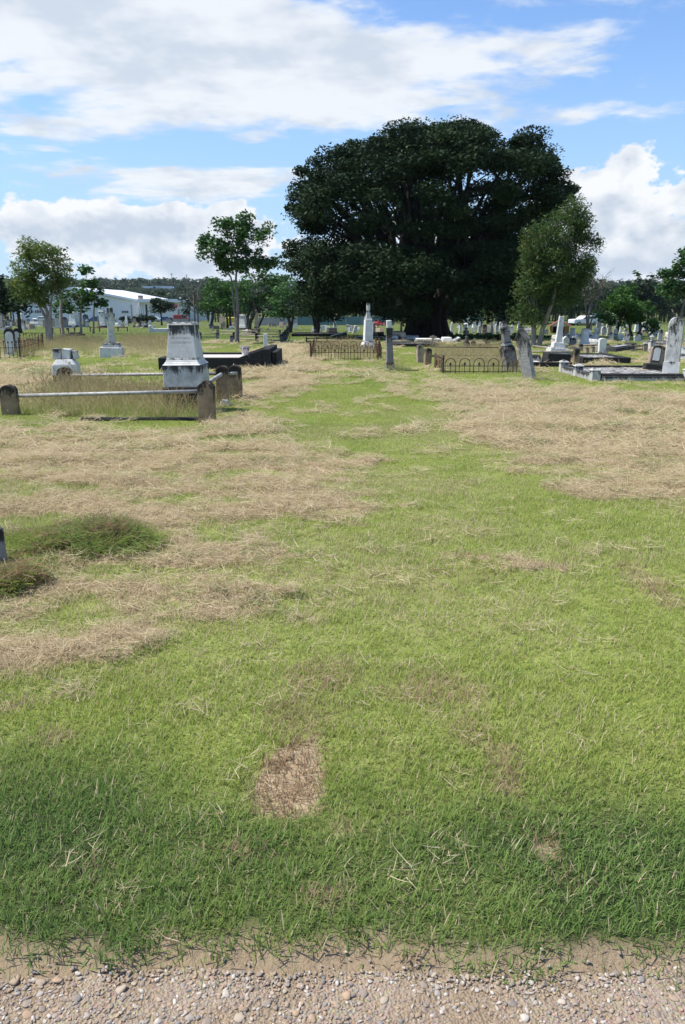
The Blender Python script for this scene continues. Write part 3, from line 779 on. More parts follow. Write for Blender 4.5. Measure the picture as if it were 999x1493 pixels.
rail(T, (pb.x+.06, pb.y+.06, zat(316, 556, pb.y)), (pb.x+.13, pb.y+.55, zat(325, 546, pb.y+.55)), .028, MT['pipe'])
rail(T, (pc.x+.06, pc.y, zat(333, 545, pc.y)), (pc.x+.24, pc.y+.1, zat(346, 545, pc.y)), .026, MT['pipe'])
m_ = MB(); q0 = gpt(125, 611); q1 = gpt(291, 614)
m_.box(q0.x-o0.x, q1.x-o0.x, q1.y-o0.y-.02, q1.y-o0.y+.12, -.05, .07); m_.build('kerb', MT['kerb'], T, bevel=.012, rough=.006, cuts=3)
p = gpt(328, 592); MB().fr(0, .13, .15, .14, .12, .12).build('stump', MT['cap'], T, bevel=.015).location = p - o0

# --- white pedestal monument
p = at(275.5, 12.25); k = ppm(p)
T = thing('pedestal_monument', 'tall white tapered pedestal monument with mould streaks and worn inscription', 'monument', p, R(-4), tilt=(0, R(-.8)))
z_ = lambda py: hgt(p, py)
MB().fr(0, z_(562), 54/k, .62, 53/k, .6, cx=-.02).build('plinth', MT['kerb'], T, bevel=.01, rough=.004, cuts=2)
MB().fr(z_(562)+.001, z_(531), 54/k, .56, 53/k, .55).build('base', MT['marble_d'], T, bevel=.008)
mo = MB(); z0, z1 = z_(531)+.001, z_(521)
for i in range(4):
    t0, t1 = i/4, (i+1)/4
    f = lambda t: (54 - 11*math.sin(t*math.pi/2))/k
    mo.fr(z0+(z1-z0)*t0, z0+(z1-z0)*t1-.0005, f(t0), f(t0)*.98, f(t1), f(t1)*.98)
mo.build('moulding', MT['marble'], T, bevel=.004)
MB().fr(z_(521)+.001, z_(474), 43/k, .44, 33/k, .36).build('shaft', MT['marble_i'], T, bevel=.006)
MB().fr(z_(474)+.001, z_(469.5), 37/k, .39, 34/k, .36).build('cap', MT['marble_d'], T, bevel=.01)

# --- broken white monument, blocks lying on a stepped base
p = at(99, 16.9); k = ppm(p); z_ = lambda py: hgt(p, py)
T = thing('broken_monument', 'broken white monument of loose blocks tumbled on a stepped base', 'monument', p, R(8))
MB().fr(0, z_(546), .52, .48, .50, .46).build('plinth', MT['kerb'], T, bevel=.01)
MB().fr(z_(546)+.001, z_(531), .50, .46, .49, .45).fr(z_(531), z_(523.5), .48, .45, .33, .32).build('base', MT['marble'], T, bevel=.008)
zt = z_(523.5)
for bx, w, h, dpt, mt, rz, ty in ((-.165, .165, .215, .24, 'marble_d', .08, .02), (.035, .165, .205, .22, 'marble', -.15, .12), (.215, .12, .175, .2, 'marble_d', .25, -.10)):
    o = MB().fr(0, h, w, dpt, w*.96, dpt*.96).build('block', MT[mt], T, bevel=.008); o.location = (bx, 0, zt+.002+abs(ty)*w*.5*(1 if bx < .1 else .2)); o.rotation_euler = (0, ty, rz)

# --- broken cross on steps
def cross_mon(px, Y, rows, label, mt, widths, arms, plinth=None, rz=0., lean=0., name='cross_monument', armrow=None):
    p = at(px, Y); k = ppm(p); z_ = lambda py: hgt(p, py)
    T = thing(name, label, 'monument', p, rz, tilt=(0, lean))
    zz = 0
    for i, (r, w, mm) in enumerate(zip(rows[:-1], widths[:-1], mt[:-1])):
        MB().fr(zz, z_(r), w/k, w/k, w*.96/k, w*.96/k).build('step' if i else 'plinth', MT[mm], T, bevel=.012); zz = z_(r)+.001
    w = widths[-1]/k; zt = z_(rows[-1])
    if armrow is None: MB().fr(zz, zt, w*1.15, w*.9, w*.9, w*.75).build('shaft', MT[mt[-1]], T, bevel=.008)
    else:
        za_ = z_(armrow); t = .09
        o = [(-w*.6, zz), (w*.6, zz), (w*.5, za_-t), (arms[1]/k, za_-t), (arms[1]/k, za_+t), (w*.5, za_+t), (w*.5, zt), (-w*.5, zt), (-w*.5, za_+t), (-arms[0]/k, za_+t), (-arms[0]/k, za_-t), (-w*.5, za_-t)]
        MB().prism(o, -w*.38, w*.38).build('cross', MT[mt[-1]], T, bevel=.01, rough=.004)
    return T
cross_mon(164, 25.6, [506, 500, 448.5], 'white mottled stone cross with stubby arms on two steps in tan grass', ['marble', 'marble_d', 'marble_d'], [32, 24, 8], (6.5, 6.5), rz=.15, lean=R(1), armrow=461)
T = cross_mon(810, 22.3, [515, 507, 499, 461], 'tall narrow white shaft of a cross on a white stepped pedestal with dark plinth', ['kerb', 'marble', 'marble', 'marble'], [34, 27, 17, 7.5], (0, 0), lean=R(3.5))

# --- mould-black kerbed tomb with sloping headwall
T = thing('kerbed_tomb', 'long mould-blackened kerbed tomb with a sloping headwall and pale chip infill', 'tomb', at(330, 21.0))
o0 = T.location.copy()
f0, f1 = at(243, 20.0), at(396, 20.0); b0, b1 = at(262, 22.2), at(404, 22.2)
X0, X1 = f0.x-o0.x, f1.x-o0.x
hk = hgt(f0, 521); hb = hgt(b0, 508); hh = hgt(f1, 508)
ya, yb = 20.0-o0.y, 22.2-o0.y
MB().box(X0, X1-.22, ya-.09, ya+.09, -.05, hk).build('kerb', MT['kerb'], T, bevel=.012)
MB().box(X0, X1-.22, yb-.09, yb+.09, -.05, hk).build('kerb', MT['kerb'], T, bevel=.012)
MB().box(X0-.18, X0-.002, ya-.09, yb+.09, -.05, hk).build('kerb', MT['kerb'], T, bevel=.012)
MB().box(X1-.218, X1-.03, ya-.09, yb+.09, -.05, hh).build('headwall', MT['kerb'], T, bevel=.015)
for yy in (ya, yb):
    MB().prism([(X1-.82, hk+.001), (X1-.22, hk+.001), (X1-.22, hh-.01)], yy-.085, yy+.085).build('wing', MT['kerb'], T, bevel=.01)
MB().box(X1-.026, X1+.12, ya+.25, yb-.1, -.05, hh-.09).build('buttress', MT['kerb'], T, bevel=.015)
MB().box(X0+.002, X1-.222, ya+.092, yb-.092, -.04, hk-.05).build('infill', MT['slab'], T)
p = Vector((xat(357.5, 515, 21.0), 21.0, o0.z+hk-.05))
u = thing('stone_vase', 'small round grey stone vase standing on the pale tomb infill', 'vase', p)
MB().lathe([(.085, 0), (.095, .03), (.075, .06), (.10, .16), (.12, .22), (.125, .25), (.10, .252), (.09, .2)], 14).build('bowl', MT['cap'], u, smooth=True)
MB().lathe([(.126, .251), (.13, .265), (.128, .28), (.085, .281)], 14).build('rim', MT['marble_d'], u)
p = at(388, 24.2); k = ppm(p)
T = thing('pink_headstone', 'small upright pink granite headstone behind the black kerbed tomb', 'headstone', p)
MB().fr(0, .10, .26, .2, .25, .19).build('base', MT['pink'], T, bevel=.01)
h = hgt(p, 486.5); MB().fr(.101, h*.55, 6.6/k, .1, 6.4/k, .1).build('lower_block', MT['pink'], T, bevel=.006)
MB().fr(h*.55+.002, h, 6.0/k, .09, 5.8/k, .09).build('tablet', MT['white'], T, bevel=.006)

# --- hoop and spear iron fences
def spear(m_, x, y, z0, z1, r=.008, head=.075, hw=.026):
    m_.tube([(x, y, z0), (x, y, z1-head)], r, 5)
    m_.add([(x, y, z1-head), (x-hw, y, z1-head*.55), (x, y-hw*.5, z1-head*.55), (x+hw, y, z1-head*.55), (x, y+hw*.5, z1-head*.55), (x, y, z1)],
           [(0, 1, 2), (0, 2, 3), (0, 3, 4), (0, 4, 1), (5, 2, 1), (5, 3, 2), (5, 4, 3), (5, 1, 4)])
def hoops(T, a, b, n, h, mat, sp=.62, spears=True):
    """row of hoops, each with a spear inside, on two rails"""
    a, b = Vector(a)-T.location, Vector(b)-T.location; d = b-a; L = d.length; ang = math.atan2(d.y, d.x)
    w = L/n
    for i in range(n):
        for (kind, x) in (('hoop', 0), ('spear', 0)):
            m_ = MB()
            if kind == 'hoop':
                r = w*.37; pts = [(-r, 0, -.04), (-r, 0, h-r)] + [(-r*math.cos(t*math.pi/8), 0, h-r+r*math.sin(t*math.pi/8)) for t in range(1, 8)] + [(r, 0, h-r), (r, 0, -.04)]
                m_.tube(pts, .0095, 5)
            else: spear(m_, 0, 0, -.04, h*sp+.06, .008, .10, .034)
            o = m_.build(kind, mat, T); o.location = a + d*((i+.5)/n); o.rotation_euler.z = ang
    for zz in (.06, h*.52):
        m_ = MB(); m_.tube([a+Vector((0, 0, zz)), b+Vector((0, 0, zz))], .010, 5); m_.build('rail', mat, T)
def spears(T, a, b, n, h, mat, rails=True, hw=.03):
    a, b = Vector(a)-T.location, Vector(b)-T.location; d = b-a
    for i in range(n):
        m_ = MB(); spear(m_, 0, 0, -.04, h*(1+.05*random.uniform(-1, 1)), .009, .11, hw); o = m_.build('spear', mat, T); o.location = a+d*((i+.5)/n); o.rotation_euler = (random.uniform(-.03, .03), random.uniform(-.03, .03), math.atan2(d.y, d.x))
    if rails:
        for zz in (.08, h*.62):
            m_ = MB(); m_.tube([a+Vector((0, 0, zz)), b+Vector((0, 0, zz))], .011, 5); m_.build('rail', mat, T)
def ipost(T, p, h, mat, r=.022):
    m_ = MB(); q = Vector(p)-T.location
    m_.tube([q+Vector((0, 0, -.05)), q+Vector((0, 0, h*.8))], r, 7); m_.lathe([(r*1.3, h*.8), (r*1.7, h*.85), (r*.7, h*.9), (r*1.4, h*.95), (.004, h)], 8, q.x, q.y)
    # lathe heights are measured from the thing's base
    for i in range(len(m_.v)-40, len(m_.v)): m_.v[i] = (m_.v[i][0], m_.v[i][1], m_.v[i][2]+q.z)
    return m_.build('corner_post', mat, T)
Y0, Y1 = 24.0, 26.6
a, b_, c_, d_ = at(453, Y0), at(552, Y0), at(548, Y1), at(458, Y1)
T = thing('hoop_fence', 'rusty hoop and spear iron fence around the white pillar monument', 'fence', at(503, Y0))
h = hgt(a, 502.5)
hoops(T, a, b_, 7, h, MT['rust']); hoops(T, d_, c_, 7, h, MT['rust'])
spears(T, a, d_, 9, h*1.0, MT['rust']); spears(T, b_, c_, 9, h*1.05, MT['rust'])
for q in (a, b_, c_, d_): ipost(T, q, h*1.25, MT['rust'])
q = at(553, Y0+.9) - T.location
m_ = MB()
m_.prism([(-.22, 0), (.22, 0), (.22, h*.75), (.12, h*.95), (.05, h*1.1), (-.02, h*1.35), (-.12, h*1.05), (-.22, h*.9)], -.012, .012)
o = m_.build('gate_panel', MT['rust'], T); o.location = q; o.rotation_euler.z = R(70)
p = at(536.5, 27.6); k = ppm(p); z_ = lambda py: hgt(p, py)
T = thing('pillar_monument', 'tall white pillar monument with broken square top inside the rusty hoop fence', 'monument', p, R(12))
MB().fr(0, z_(504), 21/k, 21/k, 19/k, 19/k).build('plinth', MT['marble_d'], T, bevel=.012)
MB().fr(z_(504)+.001, z_(497), 18/k, 18/k, 13.5/k, 13.5/k).build('base', MT['marble'], T, bevel=.012)
MB().fr(z_(497)+.001, z_(465), 12.5/k, 12/k, 10/k, 10/k).build('shaft', MT['white'], T, bevel=.012)
MB().fr(z_(466), z_(462), 12/k, 4/k, 9/k, 3.4/k).fr(z_(465)+.001, z_(453), 7/k, 6/k, 4.4/k, 4/k).build('shoulder', MT['marble_d'], T, bevel=.012)
MB().fr(z_(453)+.001, z_(442), 4.4/k, 4/k, 4.6/k, 4/k).build('finial', MT['cap'], T, bevel=.008)

p = at(569, 20.1); k = ppm(p); z_ = lambda py: hgt(p, py)
T = thing('edge_on_headstone', 'tall narrow brown headstone seen edge-on with white cap beside the mown path', 'headstone', p, 0, tilt=(0, R(-2.5)))
MB().fr(0, z_(538), 15/k, .5, 14/k, .48).build('base', MT['sandp'], T, bevel=.008)
MB().fr(z_(538)+.001, z_(528), 12/k, .44, 10.5/k, .42).build('foot', MT['mauve'], T, bevel=.006)
MB().fr(z_(528)+.001, z_(478), 9.6/k, .42, 7.8/k, .40).build('slab', MT['mauve'], T, bevel=.006)
MB().fr(z_(478)+.001, z_(467), 6.0/k, .34, 7.2/k, .37).build('cap', MT['marble'], T, bevel=.01)

Y0, Y1 = 19.2, 24.0
a, b_, d_, c_ = at(646, Y0), at(771, Y0), at(622, Y1), at(726, Y1)
T = thing('low_hoop_fence', 'low dark iron hoop fence in front of the two leaning headstones', 'fence', at(700, Y0))
h = hgt(a, 522.5)
hoops(T, a, b_, 6, h, MT['iron']); spears(T, a, at(633, 21.2), 12, h*1.1, MT['rust']); hoops(T, c_, b_, 6, h, MT['rust'])
for q in (a, b_): ipost(T, q, h*1.2, MT['iron'])
rail(T, Vector(at(628, Y1))+Vector((0, 0, .42)), Vector(c_)+Vector((0, 0, .40)), .012, MT['iron'])
rail(T, Vector(at(628, Y1))+Vector((0, 0, .18)), Vector(c_)+Vector((0, 0, .16)), .012, MT['iron'])
for px, Y, top, w, mt, lb, lean in ((612.5, 23.0, 502.5, 9.5, 'sandp', 'pale sandstone post at the far corner left of the low hoop fence', -2), (623, 21.6, 507.5, 9.5, 'sand', 'brown sandstone post with dark edges next to the low hoop fence', 1)):
    p = at(px, Y); k = ppm(p); T = thing('stone_post', lb, 'post', p, R(10), tilt=(0, R(lean)))
    MB().prism(arch(w/k, hgt(p, top), 8, .05), -.09, .09).build('shaft', MT[mt], T, bevel=.012, rough=.004, cuts=1)
    m_ = MB(); m_.tube([(w/k*.3, 0, hgt(p, top)*.62), (w/k*.3+.16, -.05, hgt(p, top)*.55)], .025, 7); m_.build('rail_stub', MT['rail'], T)

p = at(746, 19.75, .06); k = ppm(p); z_ = lambda py: hgt(p, py)
T = thing('leaning_obelisk', 'mauve-grey square obelisk monument leaning left behind the low hoop fence', 'monument', p, R(14), tilt=(R(4), R(-13)))
MB().fr(0, z_(507), 19/k, .30, 17/k, .28).fr(z_(507)+.001, z_(502), 17/k, .28, 12/k, .2).build('base', MT['mauve'], T, bevel=.012)
MB().fr(z_(502)+.001, z_(497), 13/k, .22, 11/k, .18).build('moulding', MT['greymark'], T, bevel=.008)
MB().fr(z_(497)+.001, z_(476), 10.5/k, .18, 7.5/k, .13).build('shaft', MT['mauve'], T, bevel=.008)
MB().fr(z_(476)+.001, z_(473), 9.5/k, .16, 9.5/k, .16).fr(z_(473), z_(466), 7/k, .12, 4/k, .08).build('cap', MT['mauve'], T, bevel=.006)
p = at(773, 17.6, .08); k = ppm(p); z_ = lambda py: hgt(p, py)
T = thing('leaning_headstone', 'thick grey inscribed headstone leaning left at the corner of the low hoop fence', 'headstone', p, R(-66), tilt=(R(0), R(-13)))
hh = z_(484)*1.03
MB().prism([(-.19, 0), (.19, 0), (.19, hh*.86), (.10, hh*.95), (0, hh), (-.10, hh*.95), (-.19, hh*.86)], -.05, .05).build('slab', MT['greymark'], T, bevel=.01)
MB().prism([(-.23, hh*.84), (-.195, hh*.84), (0, hh*1.005), (.195, hh*.84), (.23, hh*.84), (0, hh*1.06)], -.075, .075).build('coping', MT['dgrey'], T, bevel=.006)

# --- dark kerbing and rails round the tall narrow cross
T = thing('rail_plot', 'low dark kerbed plot with pale timber rails and one brown post round the narrow cross', 'fence', at(808, 21.3)); o0 = T.location.copy()
fl, frr = at(772, 21.3), at(846, 21.3); bl_, brr = at(776, 24.5), at(846, 24.5)
hk = hgt(fl, 528)
MB().box(fl.x-o0.x, frr.x-o0.x, -.08, .08, -.05, hk).build('kerb', MT['kerb'], T, bevel=.012)
MB().box(fl.x-o0.x+.1, frr.x-o0.x-.9, .6, 2.4, -.05, hk*.7).build('infill', MT['slab'], T)
rail(T, (fl.x, fl.y+.1, zat(780, 513, fl.y)), (frr.x, frr.y+.1, zat(842, 513.5, frr.y)), .024, MT['rail'])
rail(T, (bl_.x, bl_.y, zat(780, 505.5, bl_.y)), (brr.x, brr.y, zat(842, 507.5, brr.y)), .024, MT['rail'])
rail(T, (frr.x-.1, frr.y+.1, zat(842, 513.5, frr.y)), (frr.x-.55, brr.y, zat(826, 504, brr.y)), .024, MT['rail'])
p = at(839, 21.0); w = wpx(p, 8.5)
o = MB().fr(-.05, hgt(p, 508.5), w, .15, w*.92, .14).build('post', MT['sand'], T, bevel=.012, rough=.004, cuts=1); o.location = p-o0
p = at(775, 22.6); o = MB().fr(-.05, hgt(p, 517), .5, .4, .42, .3).build('block', MT['kerbw'], T, bevel=.02); o.location = p-o0

# --- kerbed plot with white capped posts, right
T = thing('kerbed_plot', 'grey streaked kerbed plot with short white capped posts at right', 'plot', at(915, 17.2)); o0 = T.location.copy()
Yf, Yb = 17.2, 19.7
FL, FR, BL = at(867, Yf), at(1003, Yf), at(828, Yb)
hk = hgt(FL, 545); hp = hgt(FL, 537)
xl = FL.x-o0.x; xr = FR.x-o0.x; yb = Yb-o0.y
MB().box(xl+.12, xr-.12, -.09, .09, -.05, hk*.78).build('kerb', MT['kerbw'], T, bevel=.012)
MB().box(xl+.13, xr-.13, -.07, .10, hk*.78+.001, hk).build('coping', MT['kerb'], T, bevel=.012)
MB().box(xl-.08, xl+.08, .12, yb/2-.09, -.05, hk*.95).build('kerb', MT['kerbw'], T, bevel=.012)
MB().box(xl-.08, xl+.08, yb/2+.09, yb-.1, -.05, hk*.95).build('kerb', MT['kerbw'], T, bevel=.012)
MB().box(xl+.12, xr+.2, yb-.08, yb+.08, -.05, hk*.95).build('kerb', MT['kerb'], T, bevel=.012)
MB().box(xl+.085, xr-.1, .11, yb-.085, -.05, hk*.72).build('infill', MT['cap'], T)
for (x, y) in ((xl, 0), (xl, yb/2), (xl, yb), (xr, 0)):
    w = .19
    o = MB().cbox(w, w, -.05, hp*.82).build('post', MT['cap'], T, bevel=.012); o.location = (x, y, 0)
    o2 = MB().fr(hp*.82+.001, hp*.93, w*1.14, w*1.14, w*1.05, w*1.05).fr(hp*.93, hp*1.05, w*.9, w*.9, w*.3, w*.3).build('cap', MT['marble_d'], o, bevel=.008)
p = at(977, 18.0, .0); p.z += .10; k = ppm(p)
T = thing('round_headstone', 'tall weathered grey-white headstone with rounded top on the right kerbed plot', 'headstone', p, R(-24), tilt=(R(-1), R(1.5)))
h = hgt(p, 461.5); w = 21/k
MB().prism(arch(w, h, 12, w*.5), -.075, .075).build('slab', MT['marble_d'], T, bevel=.02)
MB().prism(arch(w+.03, h*.22, 4, .02), -.10, -.078).build('foot', MT['marble'], T, bevel=.004)
p = at(953, 19.0, .0); p.z += .05; k = ppm(p); z_ = lambda py: hgt(p, py)
T = thing('tablet_headstone', 'squat sandstone headstone with white tablet on dark block, left of the tall round headstone', 'headstone', p, R(-10), tilt=(0, R(6)))
MB().fr(0, z_(531), 30/k, .38, 29/k, .36).build('base', MT['kerb'], T, bevel=.012)
w = 21/k; zb_ = z_(531)+.001
m_ = MB(); m_.prism([(x, z+zb_) for x, z in arch(w, z_(503)-zb_, 8, w*.3)], -.12, .12); m_.build('stone', MT['sandp'], T, bevel=.01)
m_ = MB(); m_.prism([(x-.04, z+zb_+.05) for x, z in arch(.19, .36, 8, .06)], -.137, -.121); fr_ = m_.build('frame', MT['dgrey'], T)
m_ = MB(); m_.prism([(x-.04, z+zb_+.09) for x, z in arch(.15, .30, 8, .05)], -.150, -.138); m_.build('tablet', MT['white'], fr_)

# --- white headstone pair inside a spear fence, far left
Y0 = 24.3
a, b_, c_ = at(-8, Y0), at(30, Y0), at(64, 29.5)
T = thing('spear_fence', 'rusty iron spear fence around the arched headstones at far left', 'fence', at(12, Y0)); h = hgt(b_, 496)
spears(T, a, b_, 6, h, MT['iron']); spears(T, b_, c_, 22, h*1.0, MT['rust']); spears(T, c_, at(30, 29.5), 8, h*1.1, MT['rust'])
for q in (a, b_, c_): ipost(T, q, h*1.15, MT['iron'])
def arch_stone(px, Y, top, w, label, rz, name='arched_headstone', mt='white', finial=False):
    p = at(px, Y); k = ppm(p); h = hgt(p, top); w = w/k
    T = thing(name, label, 'headstone', p, rz)
    MB().fr(0, .14, w*1.25, .34, w*1.2, .32).build('base', MT['marble_d'], T, bevel=.01)
    m_ = MB(); m_.prism([(x, z+.141) for x, z in arch(w, h-.141, 10)], -.07, .07); m_.build('slab', MT['dgrey'], T, bevel=.006)
    m_ = MB(); m_.prism([(x, z+.145) for x, z in arch(w*.78, h-.25, 10)], -.085, -.072); m_.build('face', MT[mt], T)
    if finial:
        m_ = MB(); m_.box(-.04, .04, -.035, .035, h-.03, h+.42); m_.box(-.17, .17, -.03, .03, h+.2, h+.28); m_.lathe([(.09, h-.02), (.11, h+.04), (.05, h+.08)], 8); m_.build('cross', MT['grey'], T, bevel=.01)
    return T
arch_stone(17, 26.2, 478.5, 14, 'black-edged white arched headstone topped by a small cross, inside the spear fence', R(10), finial=True)
arch_stone(27.5, 26.8, 478.5, 8, 'narrow black-edged arched headstone on the right inside the spear fence', R(20))

# --- post at the left edge of the lawn
p = at(-4, G(-4, 832).y); T = thing('corner_stone', 'mottled grey stone slab cut off by the left edge of the photo', 'headstone', p, R(25)); k = ppm(p)
MB().prism(arch(22/k*1.3, hgt(p, 768), 8, .03), -.04, .04).build('slab', MT['grey'], T, bevel=.01, rough=.003, cuts=1)
# ------------------------------------------------------------------ graves farther off
def stone_far(kind, px, py, top, w, mt, label, lean=0, rz=None, group=None):
    p = gpt(px, py, .03); k = ppm(p); h = max(hgt(p, top), .25); w = w/k
    r = random.Random(int(px*7+py)); rz = r.uniform(-.3, .3) if rz is None else rz
    nm = {'tablet': 'headstone', 'gothic': 'headstone', 'obelisk': 'obelisk', 'pedestal': 'pedestal_monument', 'urn': 'urn_monument', 'slab': 'flat_grave', 'post': 'stone_post', 'cross': 'cross_monument', 'statue': 'statue_monument'}[kind]
    cat = {'headstone': 'headstone', 'flat_grave': 'flat grave', 'stone_post': 'post'}.get(nm, 'monument')
    if '%s' in label:
        label = label % ({'white': 'bright white', 'marble': 'streaky white', 'marble_d': 'mottled grey-white', 'grey': 'grey', 'tan': 'tan', 'sandp': 'cream'}[mt] + ' ' + {'tablet': 'round-topped headstone', 'gothic': 'pointed headstone', 'obelisk': 'obelisk', 'pedestal': 'pedestal', 'cross': 'cross', 'slab': 'slab grave'}[kind])
    T = thing(nm, label, cat, p, rz, group, tilt=(R(r.uniform(-2, 2)), R(lean)))
    A, B = MT[mt], MT['marble_d' if mt in ('white', 'marble') else mt]
    if kind in ('tablet', 'gothic'):
        b = min(.16, h*.2)
        MB().fr(0, b, w*1.25, .34, w*1.18, .3).build('base', B, T, bevel=.01)
        m_ = MB(); m_.prism([(x, z+b+.001) for x, z in arch(w, h-b, 8, w*r.choice([.5, .3, .2]), point=(kind == 'gothic'))], -.06, .06); m_.build('slab', A, T, bevel=.008)
    elif kind == 'obelisk':
        MB().fr(0, h*.10, w*1.1, w*1.1, w, w).fr(h*.10, h*.2, w*.85, w*.85, w*.8, w*.8).build('base', B, T, bevel=.012)
        MB().fr(h*.2+.001, h*.94, w*.62, w*.62, w*.36, w*.36).fr(h*.94, h, w*.36, w*.36, .02, .02).build('shaft', A, T)
    elif kind == 'pedestal':
        MB().fr(0, h*.13, w*1.15, w*1.15, w*1.1, w*1.1).build('plinth', MT['kerb'], T, bevel=.012)
        MB().fr(h*.13+.001, h*.3, w, w, w*.95, w*.95).build('base', A, T, bevel=.012)
        MB().fr(h*.3+.001, h*.9, w*.78, w*.78, w*.64, w*.64).build('die', A, T, bevel=.01)
        MB().fr(h*.9+.001, h, w*.8, w*.8, w*.6, w*.6).build('cap', B, T, bevel=.012)
    elif kind == 'urn':
        MB().fr(0, h*.16, w*1.1, w*1.1, w, w).build('plinth', B, T, bevel=.012)
        MB().fr(h*.16+.001, h*.6, w*.75, w*.75, w*.65, w*.65).fr(h*.6, h*.66, w*.8, w*.8, w*.7, w*.7).build('die', A, T, bevel=.01)
        MB().lathe([(w*.2, h*.661), (w*.12, h*.7), (w*.34, h*.82), (w*.36, h*.88), (w*.2, h*.92), (w*.22, h*.95), (.02, h)], 10).build('urn', A, T, smooth=True)
    elif kind == 'statue':
        MB().fr(0, h*.16, w*1.1, w*1.1, w, w).fr(h*.16, h*.5, w*.75, w*.75, w*.65, w*.65).build('pedestal', B, T, bevel=.012)
        MB().lathe([(w*.28, h*.501), (w*.24, h*.6), (w*.16, h*.7), (w*.24, h*.8), (w*.2, h*.86), (w*.07, h*.89), (w*.11, h*.94), (.02, h)], 10).build('figure', A, T, smooth=True)
    elif kind == 'cross':
        MB().fr(0, h*.13, w*1.3, w*1.3, w*1.2, w*1.2).fr(h*.13, h*.26, w*.9, w*.9, w*.8, w*.8).build('steps', B, T, bevel=.01)
        t = w*.16; z = h*.76
        MB().prism([(-t, h*.261), (t, h*.261), (t, z-t), (w*.5, z-t), (w*.5, z+t), (t, z+t), (t, h), (-t, h), (-t, z+t), (-w*.5, z+t), (-w*.5, z-t), (-t, z-t)], -t*.8, t*.8).build('cross', A, T, bevel=.006)
    elif kind == 'slab':
        MB().fr(0, h*.5, w*1.05, 1.5, w, 1.4).build('base', B, T, bevel=.02)
        MB().fr(h*.5+.001, h, w*.97, 1.35, w*.9, 1.2).build('top', A, T, bevel=.02)
    elif kind == 'post':
        MB().prism(arch(w, h*.9, 6, w*.4), -.09, .09).build('shaft', A, T, bevel=.01)
        MB().fr(0, h*.12, w*1.3, .26, w*1.2, .24).build('foot', B, T, bevel=.01)
    return T
